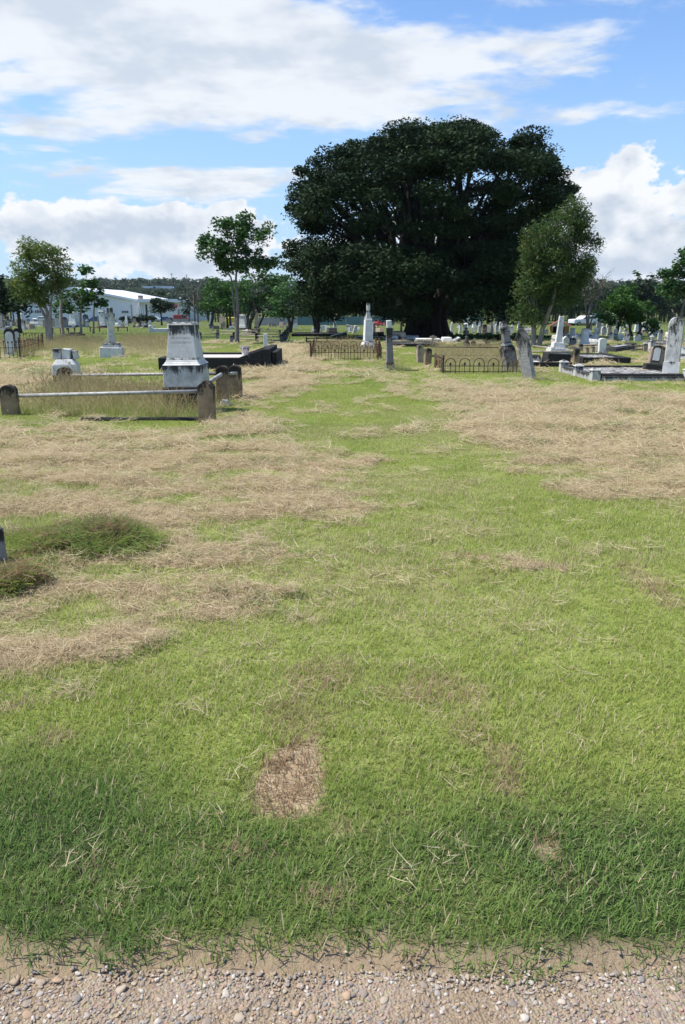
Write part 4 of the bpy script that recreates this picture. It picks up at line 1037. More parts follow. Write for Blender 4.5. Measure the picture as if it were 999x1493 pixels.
FAR = [
 ('obelisk', 4.5, 482, 452, 8, 'grey', 'dark grey obelisk at the far left edge under the dark tree'),
 ('statue', 34, 481, 453, 9, 'white', 'white statue monument just right of the arched headstones at far left'),
 ('slab', 52, 475, 469, 13, 'white', 'low white slab grave left of the forked pale trunk'),
 ('post', 78.5, 479, 462, 4, 'tan', 'tan stone post right against the forked pale trunk'),
 ('tablet', 86, 477, 457, 8, 'marble_d', 'blue-grey headstone first to the right of the forked pale trunk'),
 ('tablet', 95, 478, 462, 10, 'grey', 'broad grey headstone left of the square white pedestal'),
 ('pedestal', 108, 477, 453.5, 12, 'white', 'square white pedestal monument under the leafy tree at left'),
 ('gothic', 117.5, 477, 456, 6, 'marble', 'slim pale pointed headstone right of the square white pedestal'),
 ('tablet', 126, 477, 458, 8, 'grey', 'dark grey headstone with broad face left of the white cross'),
 ('pedestal', 150, 478, 452, 11, 'marble', 'white pedestal monument close behind the left of the mottled cross'),
 ('obelisk', 144.5, 479, 459, 4, 'tan', 'thin tan obelisk left of the white pedestal behind the mottled cross'),
 ('obelisk', 185, 475, 461, 6, 'white', 'thin white obelisk in front of the round hedge by the warehouse'),
 ('tablet', 196.5, 473, 464, 4.5, 'tan', 'small tan headstone in front of the clipped hedge'),
 ('post', 205, 477, 468, 3, 'dgrey', 'small dark stone post before the clipped hedge'),
 ('tablet', 213, 478, 474, 9, 'dgrey', 'low dark headstone before the right end of the clipped hedge'),
 ('post', 250, 478, 461, 5, 'grey', 'narrow grey stone post beside the top of the big white pedestal'),
 ('obelisk', 308.5, 477, 453, 8, 'white', 'bright white obelisk under the bright green round tree'),
 ('slab', 315, 480, 475, 9, 'dgrey', 'dark block grave at the foot of the bright white obelisk'),
 ('tablet', 324, 475, 460, 8, 'tan', 'pale tan headstone right of the bright white obelisk'),
 ('tablet', 283.5, 497, 487, 5, 'marble_d', 'short stubby white stone, left one of the pair beside the slim tree'),
 ('gothic', 288.5, 496, 483.5, 5, 'marble_d', 'pointed stubby stone, right one of the pair beside the slim tree'),
 ('tablet', 338, 500, 489, 5, 'grey', 'short dark round stone at the foot of the slim tree trunk'),
 ('pedestal', 354.5, 481, 458, 12, 'white', 'large white pedestal monument right of the slim tree trunk'),
 ('obelisk', 374.5, 482, 451, 9, 'sandp', 'tall pale obelisk behind the crooked dark tree stems'),
 ('slab', 367, 487, 480, 7, 'sand', 'small brown block grave below the crooked dark tree stems'),
 ('tablet', 431.5, 480, 472, 5, 'white', 'small white headstone right of the little dark tree by the works fence'),
 ('slab', 462, 486, 477, 14, 'marble_d', 'low grey-white slab grave left of the dark tree trunk in front of teal fence'),
 ('slab', 484, 487, 478, 13, 'dgrey', 'dark block grave right of the dark tree trunk in front of teal fence'),
 ('statue', 488.5, 482, 459, 6, 'marble', 'thin white statue monument behind the dark block grave'),
 ('tablet', 471, 481, 474, 5, 'white', 'small white headstone touching the dark trunk in front of teal fence'),
 ('tablet', 516.5, 486, 474, 5, 'white', 'tilted small white headstone left of the tall pillar monument', 14),
 ('tablet', 545.5, 489, 470, 4, 'white', 'slim white headstone directly right of the tall pillar monument'),
 ('slab', 552, 491, 484, 9, 'dgrey', 'dark block grave between the pillar monument and the edge-on headstone'),
 ('slab', 578, 497, 488, 9, 'marble_d', 'mottled rubble block right of the edge-on headstone'),
 ('obelisk', 585, 489, 468, 5, 'tan', 'thin tan obelisk left of the fig trunk'),
 ('cross', 592, 488, 464, 7, 'sandp', 'pale stone cross left of the fig trunk'),
 ('obelisk', 597.5, 486, 470, 9, 'white', 'small white obelisk nearest the left side of the fig trunk'),
 ('slab', 600, 496, 489.5, 22, 'white', 'low white slab grave left of the long white tomb under the fig'),
 ('obelisk', 659, 487, 469.5, 8, 'white', 'bright white obelisk nearest the right side of the fig trunk'),
 ('obelisk', 671, 486, 472.5, 6, 'white', 'small white obelisk second to the right of the fig trunk'),
 ('urn', 679.5, 490, 477, 9, 'marble_d', 'squat grey-white urn monument third to the right of the fig trunk'),
 ('tablet', 689.5, 486, 477, 5, 'white', 'small white headstone below the white house with green roof'),
 ('gothic', 699, 487, 474, 5, 'marble', 'pointed white headstone right of the white house with green roof'),
 ('tablet', 706, 488, 473, 7, 'sandp', 'broad cream headstone right of the white house with green roof'),
 ('tablet', 712, 487, 475, 5, 'white', 'white headstone next to the broad cream headstone'),
 ('post', 717, 494, 471, 3.2, 'white', 'tall thin white stone post left of the leaning obelisk'),
 ('gothic', 724, 487, 472, 5, 'marble', 'pointed white headstone left of the top of the leaning obelisk'),
 ('tablet', 735.5, 488, 473, 5.5, 'white', 'white headstone first right of the leaning obelisk'),
 ('tablet', 740.5, 488, 475, 6, 'white', 'white headstone second right of the leaning obelisk'),
 ('gothic', 746, 487, 476, 5, 'marble', 'pointed white headstone third right of the leaning obelisk'),
 ('cross', 759, 493, 472, 8, 'marble_d', 'small white cross directly behind the leaning grey slab'),
 ('slab', 768, 485, 477, 14, 'marble_d', 'pale rubble grave left of the twin gum trunks'),
 ('tablet', 796, 488, 480, 6, 'marble_d', 'grey headstone right of the twin gum trunks'),
 ('pedestal', 834, 494, 478, 9, 'marble', 'white pedestal monument right of the little brick shelter'),
 ('pedestal', 852, 505, 479, 12, 'white', 'blue-white pedestal monument with dark foot below the bare tree'),
 ('obelisk', 861, 492, 473.5, 5, 'tan', 'thin tan obelisk right of the bare tree trunk'),
 ('urn', 868, 497, 477, 10, 'marble', 'white draped urn monument right of the bare tree trunk'),
 ('tablet', 877, 516, 493, 11, 'white', 'bright white headstone standing in the low dark kerb at right'),
 ('tablet', 891, 497, 485, 7, 'marble_d', 'mottled headstone left of the left bush tree stem'),
 ('tablet', 904, 496, 487, 7, 'white', 'white headstone just right of the left bush tree stem'),
 ('tablet', 912, 498, 487, 8, 'marble_d', 'grey-white headstone left of the forked bush tree stem, leaning right', 12),
 ('tablet', 930, 498, 488, 10, 'marble', 'broad white headstone right of the forked bush tree stem, leaning left', -12),
 ('slab', 919, 508, 501, 14, 'dgrey', 'dark block grave under the bushy round tree'),
 ('urn', 949, 512, 487, 11, 'marble_d', 'mottled urn monument behind the squat tablet headstone'),
 ('tablet', 961, 503, 480, 6, 'marble_d', 'grey headstone left of the tall round headstone'),
 ('slab', 995, 522, 506, 20, 'marble_d', 'mottled white rubble block at the right edge behind the tall round headstone'),
 ('tablet', 880, 489, 476, 7, 'marble', 'white headstone at left edge of the bush tree crown'),
 ('statue', 680, 508, 487, 11, 'dgrey', 'broken dark statue in tan grass behind the low hoop fence'),
]
for f in FAR: stone_far(*f)
r = random.Random(11)
for i in range(34):                              # crowded rows that nothing tells apart
    stone_far(r.choice(['tablet', 'gothic', 'obelisk', 'tablet', 'cross', 'pedestal']), r.uniform(866, 962), r.uniform(478, 491), r.uniform(466, 474), r.uniform(4.5, 7.5), r.choice(['white', 'marble', 'marble', 'marble_d']),
              'small %s in crowded rows beyond the bush tree', r.uniform(-6, 6), group='crowded grave markers at right')
for i in range(16):
    stone_far(r.choice(['tablet', 'gothic', 'obelisk', 'pedestal']), r.uniform(655, 760), r.uniform(476, 483), r.uniform(468, 473), r.uniform(3.5, 5.5), r.choice(['white', 'marble', 'marble_d']),
              'tiny %s in far rows right of the fig trunk', 0, group='far grave markers behind the fig')
for i in range(16):
    stone_far(r.choice(['tablet', 'gothic', 'tablet', 'pedestal']), r.choice([r.uniform(0, 135), r.uniform(165, 250)]), r.uniform(472, 479), r.uniform(464, 469), r.uniform(4, 6), r.choice(['white', 'marble_d', 'grey', 'tan']),
              'small %s in far rows before the warehouse', 0, group='far grave markers before the warehouse')
for i in range(12):
    stone_far(r.choice(['tablet', 'gothic', 'slab', 'pedestal']), r.uniform(290, 425), r.uniform(474, 480), r.uniform(467, 472), r.uniform(4, 6.5), r.choice(['white', 'marble_d', 'sandp', 'tan']),
              'small %s in far rows before the works fence', 0, group='far grave markers before the works fence')

SP = [((560, 720), (484, 500), 'beyond the long white tomb', 10), ((780, 880), (486, 506), 'between the gum trunks and the bare tree', 12), ((930, 1010), (486, 512), 'behind the tall round headstone', 10),
      ((420, 560), (478, 488), 'before the teal fence', 10), ((0, 150), (474, 484), 'left of the mottled cross', 12), ((170, 270), (474, 480), 'before the clipped hedge', 10), ((290, 420), (476, 486), 'around the crooked tree', 10)]
for (x0_, x1_), (y0_, y1_), where, n_ in SP:
    for i in range(n_):
        y_ = r.uniform(y0_, y1_); s_ = 9*(y_-452)/30
        stone_far(r.choice(['tablet', 'gothic', 'pedestal', 'slab', 'slab', 'cross']), r.uniform(x0_, x1_), y_, y_-s_*r.uniform(.35, 1.0), s_*r.uniform(.4, .9), r.choice(['white', 'marble', 'marble_d', 'grey', 'sandp', 'tan']),
                  'small %s ' + where, r.uniform(-5, 5), group='small graves ' + where)
def rail_grave(label, a, b, top, rows, npost, mt, rmat='rail', name='rail_fence', r_=.03, pw=.16):
    """posts carrying level rails between two ground pixels"""
    A, B = gpt(*a), gpt(*b); T = thing(name, label, 'fence', A.lerp(B, .5)); h = hgt(A, top)
    for i in range(npost):
        p = A.lerp(B, i/(npost-1)); p.z = float(ground_z(p.x, p.y))
        o = MB().prism(arch(pw, h, 6, pw*.35), -.08, .08).build('post', MT[mt], T, bevel=.012); o.location = p-T.location
    for q in rows:
        rail(T, A+Vector((0, 0, h*q)), B+Vector((0, 0, h*q)), r_, MT[rmat], n=6)
    return T
rail_grave('two-rail fence with dark posts right of the slim tree trunk', (342, 497), (411, 501), 484.5, (.35, .72), 3, 'dgrey')
rail_grave('far side of the two-rail fence behind the slim tree trunk', (318, 490), (408, 491), 480.5, (.4, .8), 4, 'sandp')
rail_grave('two-rail fence between the big pedestal and the stubby stones', (292, 495), (317, 495), 485, (.4, .85), 2, 'grey')
rail_grave('side row of dark posts with a rail running back from the two-rail fence', (415, 500), (421, 486), 484, (.6,), 5, 'dgrey', pw=.2)
rail_grave('rusty rail fence behind the mottled cross', (132, 484), (186, 484), 476.5, (.85,), 5, 'rust', 'rust', pw=.05)
rail_grave('rusty rail on stone posts behind the low hoop fence', (690, 506), (732, 507), 498, (.7,), 3, 'sand', pw=.24)
rail_grave('dark iron rails left of the tall pillar monument', (447, 500), (492, 500), 491.5, (.3, .8), 4, 'iron', 'iron', pw=.05)
rail_grave('grey rail running behind the tall pillar monument', (520, 496), (562, 496), 489.5, (.8,), 3, 'grey', 'pipe', pw=.12)
rail_grave('timber rail fence behind the dark low kerb under the bush tree', (884, 513), (940, 513), 501.5, (.35, .8), 4, 'sandp')
rail_grave('long timber rail left of the white headstone at right', (846, 512), (884, 512), 502, (.9,), 2, 'sandp')
p = gpt(93, 487); T = thing('iron_stand', 'low dark iron grave surround with white top behind the forked trunk', 'grave surround', p, .1)
for x in (-.75, -.2, .35, .8): MB().fr(0, .45, .05, .05, .09, .09, cx=x).build('leg', MT['rust'], T)
MB().box(-.85, .9, -.3, .3, .451, .52).build('top', MT['marble_d'], T, bevel=.01)
p = gpt(110, 490); T = thing('rubble_grave', 'low dark rubble kerb right of the forked trunk', 'grave', p, .05)
MB().cbox(1.1, .7, -.05, .16).build('kerb', MT['dgrey'], T, bevel=.03, rough=.02, cuts=2)
MB().cbox(.6, .45, .161, .26).build('block', MT['kerb'], T, bevel=.03, rough=.02, cuts=1)
p = gpt(97, 497.5); T = thing('flat_stone', 'small white flat stone lying in grass left of the mottled cross', 'grave slab', p, .3)
MB().cbox(.45, .35, -.02, .09).build('slab', MT['white'], T, bevel=.02)
MB().cbox(.2, .15, .091, .14, .1).build('chip', MT['marble_d'], T, bevel=.02)
# white walled plot
p = gpt(237, 485); k = ppm(p); T = thing('white_plot', 'low white walled plot with corner posts left of the big white pedestal', 'plot', p)
w = 30/k
MB().box(-w/2, w/2, -.1, .1, -.05, hgt(p, 479)).build('wall', MT['white'], T, bevel=.015)
MB().box(-w/2, w/2, 2.2, 2.4, -.05, hgt(p, 480)).build('wall', MT['white'], T, bevel=.015)
for x in (-w/2-.13, w/2+.13):
    MB().cbox(.25, .25, -.05, hgt(p, 476), x).build('post', MT['white'], T, bevel=.015)
    MB().lathe([(.12, hgt(p, 476)+.001), (.15, hgt(p, 475)), (.02, hgt(p, 473.5))], 8, x).build('post_cap', MT['marble_d'], T)
    MB().box(x-.08, x+.08, .13, 2.19, -.05, hgt(p, 480)).build('wall', MT['white'], T, bevel=.015)
# long white tomb under the fig with raised and tilted slabs
p = gpt(632, 499); k = ppm(p); T = thing('long_white_tomb', 'long low white tomb with a raised slab under the fig', 'tomb', p)
MB().box(-26/k, 10/k, -.5, .6, -.05, hgt(p, 495)).build('base', MT['marble_d'], T, bevel=.02)
MB().box(-25/k, 9/k, -.45, .55, hgt(p, 495)+.001, hgt(p, 493.5)).build('slab', MT['white'], T, bevel=.02)
MB().fr(-.05, hgt(p, 491.5), 17/k, 1.0, 12/k, .8, cx=19/k).build('raised_slab', MT['white'], T, bevel=.02)
o = MB().box(-5/k, 5/k, -.4, .4, -.04, .04).build('tilted_slab', MT['marble'], T, bevel=.01); o.location = (33/k, 0, hgt(p, 494.5)); o.rotation_euler.y = -.5
MB().fr(-.05, hgt(p, 496), 10/k, .7, 9/k, .6, cx=33/k, cy=.1).build('block', MT['marble_d'], T, bevel=.02)
# sloped dark slab tomb behind the hoop fence
p = gpt(497, 493); k = ppm(p); T = thing('sloped_tomb', 'dark desk-shaped tomb with pale sloping top behind the rusty hoop fence', 'tomb', p)
MB().prism([(-11/k, 0), (9/k, 0), (9/k, hgt(p, 484.5)), (-11/k, hgt(p, 489.5))], -.4, .4).build('body', MT['dgrey'], T, bevel=.01)
o = MB().prism([(-14/k, hgt(p, 490)), (9.5/k, hgt(p, 484)), (9.5/k, hgt(p, 483)), (-14/k, hgt(p, 489))], -.45, .45).build('top_slab', MT['white'], T, bevel=.005)
# long low black kerbs
for px0, px1, py, top, lb in ((425, 500, 491, 486.5, 'long low mossy kerb with flat top left of the desk-shaped tomb'), (575, 640, 506, 501, 'long low black kerb across the grass left of the sandstone posts'), (848, 918, 530, 521, 'long low dark kerb with pale top in front of the bush tree'), (640, 700, 497, 494.5, 'low dark kerb right of the long white tomb')):
    A, B = gpt(px0, py), gpt(px1, py); T = thing('kerbed_grave', lb, 'kerbed grave', A.lerp(B, .5)); L = (B-A).length; h = hgt(A, top)
    MB().cbox(L, .18, -.06, h).build('kerb', MT['kerb'], T, bevel=.015)
    MB().cbox(L, .18, -.06, h, 0, 2.0).build('kerb', MT['kerb'], T, bevel=.015)
    for s_ in (-1, 1): MB().cbox(.18, 1.8, -.06, h, s_*(L/2-.09), 1.0).build('kerb', MT['kerb'], T, bevel=.015)
    MB().cbox(L-.38, 1.78, -.06, h*.8, 0, 1.0).build('infill', MT['cap' if px0 == 848 else 'kerbw'], T)
p = at(903, 24.6); p.z += .30; T = thing('black_ledger_stone', 'polished black slab lying tilted on the low dark kerb at right', 'grave slab', p, .1, tilt=(0, R(-8)))
MB().cbox(.62, .7, 0, .10).build('slab', MT['dgrey'], T, bevel=.015); MB().cbox(.40, .4, .101, .13).build('face', MT['glass'], T)
for px, py, top in ((662, 511, 501), (700, 512, 500), (707, 512, 501), (855, 515, 506), (864, 514, 504), (870, 513, 503)):
    stone_far('post', px, py, top, 5, 'sand' if px < 800 else 'sandp', 'short brown stone post in the tan grass behind the low hoop fence' if px < 800 else 'short pale stone post behind the low dark kerb at right', group='stone posts behind the fence' if px < 800 else 'stone posts behind the kerb')

# look-alikes in the far rows: say which one, counted from the left
ORD = ['first', 'second', 'third', 'fourth', 'fifth', 'sixth', 'seventh', 'eighth', 'ninth', 'tenth']
same = {}
for o in COL.objects:
    if o.parent is None and o.get('group') and o.get('label'): same.setdefault(o['label'], []).append(o)
for l_, os_ in same.items():
    if len(os_) > 1:
        os_.sort(key=lambda o: o.location.x/o.location.y)
        for i, o in enumerate(os_): o['label'] = l_ + ', %s from left' % ORD[min(i, 9)]
# ------------------------------------------------------------------ trees
def leaf_mesh(name, C, rad, per, size, mat, seed, droop=.0, aspect=.45, up=.55):
    """many small leaf faces gathered in clumps; C (n,3) clump centres, rad (n,3) clump radii"""
    r = np.random.default_rng(seed); C = np.asarray(C, float); rad = np.asarray(rad, float)
    n = len(C)*per
    ci = np.repeat(np.arange(len(C)), per)
    d = r.normal(size=(n, 3)); d /= np.linalg.norm(d, axis=1)[:, None]
    q = r.random(n)**.45
    p = C[ci] + d*rad[ci]*q[:, None]
    L = size*r.uniform(.6, 1.35, n); W = L*aspect*r.uniform(.7, 1.3, n)
    a = r.normal(size=(n, 3)); a[:, 2] = a[:, 2]*.5 - droop; a /= np.linalg.norm(a, axis=1)[:, None]
    nn = r.normal(size=(n, 3))*(1-up) + np.array([0, 0, up]); b = np.cross(nn, a); b /= np.linalg.norm(b, axis=1)[:, None]+1e-9
    V = np.stack([p-a*L[:, None]/2, p+b*W[:, None]/2-a*L[:, None]*.05, p+a*L[:, None]/2, p-b*W[:, None]/2-a*L[:, None]*.05], 1).reshape(-1, 3)
    F = np.arange(4*n).reshape(-1, 4)
    tone = np.clip(r.random(len(C))[ci]*.55 + r.random(n)*.45, 0, 1)
    return mesh_np(name, V, F, mat, {'bl': np.repeat(tone, 4)})
def clumps(blobs, dens, cr, r, shell=.55, flat=.6):
    """blobs (x,y,z,rx,ry,rz) -> clump centres towards the skin of each blob"""
    C = []; Rr = []; own = []
    for i, (x, y, z, a, b, c) in enumerate(blobs):
        n = max(3, int(dens*(a*b+b*c+a*c)/3*12.6/(cr*cr*3.14)))
        for _ in range(n):
            d = np.array([r.gauss(0, 1), r.gauss(0, 1), r.gauss(0, 1)]); d /= np.linalg.norm(d)
            q = shell + (1-shell)*r.random()**.6
            q *= .86 + .22*r.random()
            C.append((x+d[0]*a*q, y+d[1]*b*q, z+d[2]*c*q)); s = cr*r.uniform(.65, 1.25); Rr.append((s, s, s*flat)); own.append(i)
    return np.array(C), np.array(Rr), own
def curve(a, b, r, sag=.12, n=5):
    a, b = Vector(a), Vector(b); L = (b-a).length; off = Vector((r.uniform(-1, 1), r.uniform(-1, 1), r.uniform(.2, 1)))*L*sag
    return [a.lerp(b, t/n) + off*math.sin(math.pi*t/n) for t in range(n+1)]
def tree(name, label, px, py, stems, blobs, leaf, bark_, lmat, size=.14, per=70, cr=.45, dens=1.0, shell=.5, flat=.65, seed=1, droop=0., limbs=3, group=None, cat='tree', Y=None, twig=.012, aspect=.45, depth=1.0):
    """stems: lists of (photo column, row, radius); blobs: (column, row, half width, half height) in photo pixels at the tree's distance"""
    p = at(px, Y, .05) if Y else gpt(px, py, .05); k = ppm(p); r = random.Random(seed)
    T = thing(name, label, cat, p, group=group)
    X = lambda c_: (c_-px)/k
    Z = lambda row: zat(PW/2, row, p.y)-p.z
    B = [(X(a), r.uniform(-.25, .25)*c_/k*depth, Z(b), c_/k, c_/k*depth, d/k) for a, b, c_, d in blobs]
    C, Rr, own = clumps(B, dens, cr, r, shell, flat)
    tm = MB(); tops = []
    for s in stems:
        yo = r.uniform(-.1, .1)*len(stems); pts = [Vector((X(a), yo*i, Z(b) if i else -.08)) for i, (a, b, c_) in enumerate(s)]
        fine = []; fr = []
        for i in range(len(pts)-1):
            for t in (0, .34, .67): fine.append(pts[i].lerp(pts[i+1], t) + Vector((r.uniform(-1, 1), r.uniform(-1, 1), 0))*s[i][2]*.25*(t > 0)); fr.append(s[i][2]+(s[i+1][2]-s[i][2])*t)
        fine.append(pts[-1]); fr.append(s[-1][2])
        if len(fr) > 2: fr[0] *= 1.35
        tm.tube(fine, fr, 9); tops.append((pts[-1], s[-1][2])); tops.append((pts[-1].lerp(pts[-2], .4), s[-1][2]))
    for i, b in enumerate(B):
        mine = [j for j, o in enumerate(own) if o == i]; r.shuffle(mine)
        for j in mine[:limbs]:
            t, rad = min(tops, key=lambda q: (q[0]-Vector(C[j])).length + r.uniform(0, .6)); path = curve(t, C[j], r, .10)
            tm.tube(path, [max(twig, rad*.6*(1-.85*q/5)) for q in range(6)], 5)
            if r.random() < .7 and j+1 < len(C):
                tm.tube(curve(path[3], C[mine[r.randrange(len(mine))]], r, .1, 4), [max(twig*.8, rad*.25*(1-.2*q)) for q in range(5)], 4)
    tm.build('trunk', MT[bark_], T, smooth=True)
    link('crown', leaf_mesh('crown', C, Rr, per, size, MT[lmat], seed, droop, aspect), T)
    return T

# the great fig
def fig():
    r = random.Random(5); Y = 47.0; p = at(622, Y, .1); k = ppm(p)
    T = thing('fig_tree', 'huge dark spreading fig tree with a domed crown and thick fluted trunk', 'tree', p)
    X = lambda c_: (c_-622)/k
    Z = lambda row: zat(PW/2, row, Y)-p.z
    C = []; Rr = []
    def add(x, y, z, s, f=.5): C.append((x, y, z)); Rr.append((s, s, s*f))
    # outline of the dome in the photo, by height: (row, left column, right column)
    prof = [(172, 615, 690), (182, 560, 730), (195, 510, 765), (215, 470, 790), (240, 442, 812), (265, 424, 828), (285, 416, 826), (305, 418, 815), (325, 440, 800), (345, 430, 800), (370, 416, 800), (400, 416, 800), (425, 425, 805), (450, 440, 800), (465, 470, 780)]
    def span(row):
        for (a, l0, r0), (b, l1, r1) in zip(prof, prof[1:]):
            if a <= row <= b:
                t = (row-a)/(b-a); return l0+(l1-l0)*t, r0+(r1-r0)*t
        return (640, 660)
    n = 0
    while n < 400:                                # outer skin of the dome
        row = 173 + (448-173)*r.random()**1.1
        l, rr = span(row); cx = X((l+rr)/2); a = max(X(rr)-cx-.85, .6)
        th = r.uniform(0, 2*math.pi); q = .90+.10*r.random() if row > 200 else math.sqrt(r.random())*.95
        if row > 308 and row < 348 and (r.random() < .45 or (math.cos(th) < -.7)): continue
        add(cx+math.cos(th)*a*q, math.sin(th)*a*.95*q, Z(row)-.60, r.uniform(.75, 1.35), r.uniform(.38, .6)); n += 1
    for i in range(50):                           # low skirt in front and behind
        row = 375+r.random()*62; l, rr = span(row); cx = X((l+rr)/2); a = X(rr)-cx; th = r.uniform(3.3, 6.1)
        add(cx+math.cos(th)*(a-.9)*.95, math.sin(th)*a*.9, Z(row), r.uniform(.8, 1.3), .5)
    for i in range(115):                          # leaf layers inside
        row = 200+r.random()*225; l, rr = span(row); cx = X((l+rr)/2); a = X(rr)-cx
        th = r.uniform(0, 6.28); q = .45+.45*r.random()
        add(cx+math.cos(th)*a*q, math.sin(th)*a*.95*q, Z(row), r.uniform(.7, 1.2), .4)
    for col, row, s in ((425, 278, .7), (418, 292, .5), (432, 268, .8), (440, 322, .55), (452, 318, .6), (420, 350, .7), (415, 362, .6), (418, 380, .7), (822, 262, .8), (832, 268, .5), (815, 285, .8), (505, 198, .6), (790, 228, .7), (455, 232, .7), (435, 245, .6), (800, 240, .7), (745, 205, .6)):
        add(X(col + (10 if col < 620 else -14)), r.uniform(-1, 1), Z(row)-.3, s, .5)
    tm = MB()
    for i in range(12):                           # fluted trunk of fused stems that fan into limbs
        th = 2*math.pi*i/12 + r.uniform(-.15, .15); ct, st = math.cos(th), math.sin(th)
        R0 = 1.05
        pts = [(ct*R0*1.45, st*R0*1.3, -.15), (ct*R0*.95, st*R0*.9, .35), (ct*R0*.72, st*R0*.72, 1.1), (ct*R0*.95, st*R0*.95, 2.0), (ct*R0*1.7, st*R0*1.7, 3.1)]
        tm.tube(pts, [.30, .40, .42, .36, .27], 9)
        top = Vector(pts[-1])
        near = sorted(range(len(C)), key=lambda j: abs(math.atan2(C[j][1], C[j][0]) - math.atan2(st, ct)) + r.uniform(0, .3))[:46]
        r.shuffle(near)
        for j in near[:7]:
            e = Vector(C[j]); path = [top.lerp(e, t/6) + Vector((0, 0, (e-top).length*.10*math.sin(math.pi*t/6))) + Vector((r.uniform(-1, 1), r.uniform(-1, 1), r.uniform(-1, 1)))*.12*(0 < t < 6) for t in range(7)]
            rad = [.20*(1-t/6.6)+.012 for t in range(7)]; tm.tube(path, rad, 6)
            for w in range(3):
                e2 = Vector(C[r.choice(near)]); s = path[r.choice((2, 3, 4))]
                if (e2-s).length < 5: tm.tube(curve(s, e2, r, .1, 5), [.07, .06, .045, .035, .025, .015], 5)
    for x, y in ((0, 0), (.35, .2), (-.35, -.1)): tm.tube([(x, y, -.1), (x*.7, y*.7, 2.2), (x*2.2, y*2, 5.5), (x*4, y*4, 8.5)], [.75, .6, .34, .10], 9)
    tm.build('trunk', MT['bark_fig'], T, smooth=True)
    link('crown', leaf_mesh('crown', np.array(C), np.array(Rr), 470, .18, MT['lf_fig'], 9, .15, .5, .6), T)
    for i in range(5):                             # thin aerial roots hanging by the trunk
        x = r.uniform(-1.3, 1.3); m_ = MB(); m_.tube([(x, -1.3, -.1), (x+.1, -1.2, 1.4), (x*1.1, -1.0, 2.8)], [.05, .035, .03], 6); m_.build('aerial_root', MT['bark_fig'], T, smooth=True)
fig()
tree('gum_tree', 'gum tree with twin pale trunks standing right of the great fig', 783, 508, [[(777, 508, .115), (778, 480, .10), (776, 445, .07), (770, 380, .03)], [(783, 508, .12), (789, 480, .10), (800, 440, .075), (806, 380, .05), (812, 330, .02)]],
     [(822, 318, 22, 24), (835, 345, 24, 28), (800, 345, 32, 30), (780, 375, 30, 34), (815, 385, 34, 36), (840, 390, 17, 30), (775, 420, 28, 30), (808, 418, 32, 26), (762, 448, 16, 20), (832, 425, 22, 24), (770, 460, 16, 10), (852, 352, 9, 14), (828, 304, 12, 10), (770, 350, 14, 16), (846, 400, 10, 14)],
     1, 'bark_pale', 'lf_gum', size=.15, per=150, cr=.42, dens=1.25, shell=.3, flat=.9, seed=21, droop=.55, limbs=3, aspect=.28, Y=33.5)
tree('forked_tree', 'pale-trunked forked tree with yellowing leaves at left', 73, 492, [[(73, 492, .15), (73, 470, .12), (70, 455, .08), (62, 440, .06), (52, 420, .03)], [(73, 478, .11), (68, 462, .075), (60, 450, .06), (54, 436, .04)], [(74, 478, .11), (77, 460, .07), (80, 440, .05), (88, 415, .025)]],
     [(55, 385, 28, 24), (45, 410, 22, 24), (80, 380, 26, 22), (70, 412, 30, 24), (35, 425, 18, 18), (60, 432, 26, 14), (95, 410, 16, 20), (68, 366, 24, 13)], 1, 'bark_pale', 'lf_olive', size=.15, per=110, cr=.45, dens=1.25, shell=.3, flat=.8, seed=22, droop=.2, Y=36, aspect=.35)
tree('yellowing_tree', 'small tree with yellow-green leaves behind the forked tree', 92, 484, [[(92, 484, .10), (92, 450, .07), (93, 420, .04)]], [(98, 385, 14, 18), (106, 405, 12, 16), (92, 370, 12, 12)], 1, 'bark_pale', 'lf_yel', size=.16, per=70, cr=.4, dens=.8, seed=23, Y=40)
tree('dark_tree', 'dark green tree at the far left edge behind the forked tree', 30, 480, [[(30, 480, .16), (30, 455, .12), (28, 430, .07)], [(12, 480, .14), (11, 455, .1), (9, 430, .06)]], [(20, 425, 26, 26), (5, 440, 24, 26), (32, 445, 20, 18), (-15, 430, 26, 30)], 1, 'bark_dark', 'lf_dark', size=.3, per=90, cr=.8, dens=.9, seed=24, Y=60)
tree('broadleaf_tree', 'broad-leaved bright tree left of the white warehouse', 118, 481, [[(118, 481, .09), (120, 460, .07), (124, 435, .04)], [(136, 480, .07), (139, 455, .06), (142, 435, .04)]],
     [(132, 408, 13, 14), (125, 430, 16, 12), (108, 440, 24, 14), (138, 425, 12, 10), (150, 438, 12, 7), (95, 447, 16, 10), (132, 398, 7, 8)], 1, 'bark_pale', 'lf_bright', size=.30, per=46, cr=.55, dens=.8, seed=25, Y=58, aspect=.6)
tree('slim_tree', 'tall slim tree with an umbrella crown behind the black kerbed tomb', 346, 500, [[(346, 500, .105), (347, 470, .09), (348, 440, .075), (347, 405, .05), (350, 370, .03)], [(347, 425, .05), (340, 405, .035), (330, 385, .02)]],
     [(345, 335, 26, 22), (320, 360, 26, 15), (300, 360, 14, 10), (372, 350, 24, 20), (392, 335, 10, 10), (345, 375, 32, 18), (370, 385, 26, 14), (395, 385, 18, 10), (330, 388, 18, 12), (360, 325, 14, 12), (310, 350, 12, 9), (405, 380, 8, 8)],
     1, 'bark_grey', 'lf_mid', size=.17, per=70, cr=.36, dens=.85, shell=.4, flat=.8, seed=26, Y=37, aspect=.5)
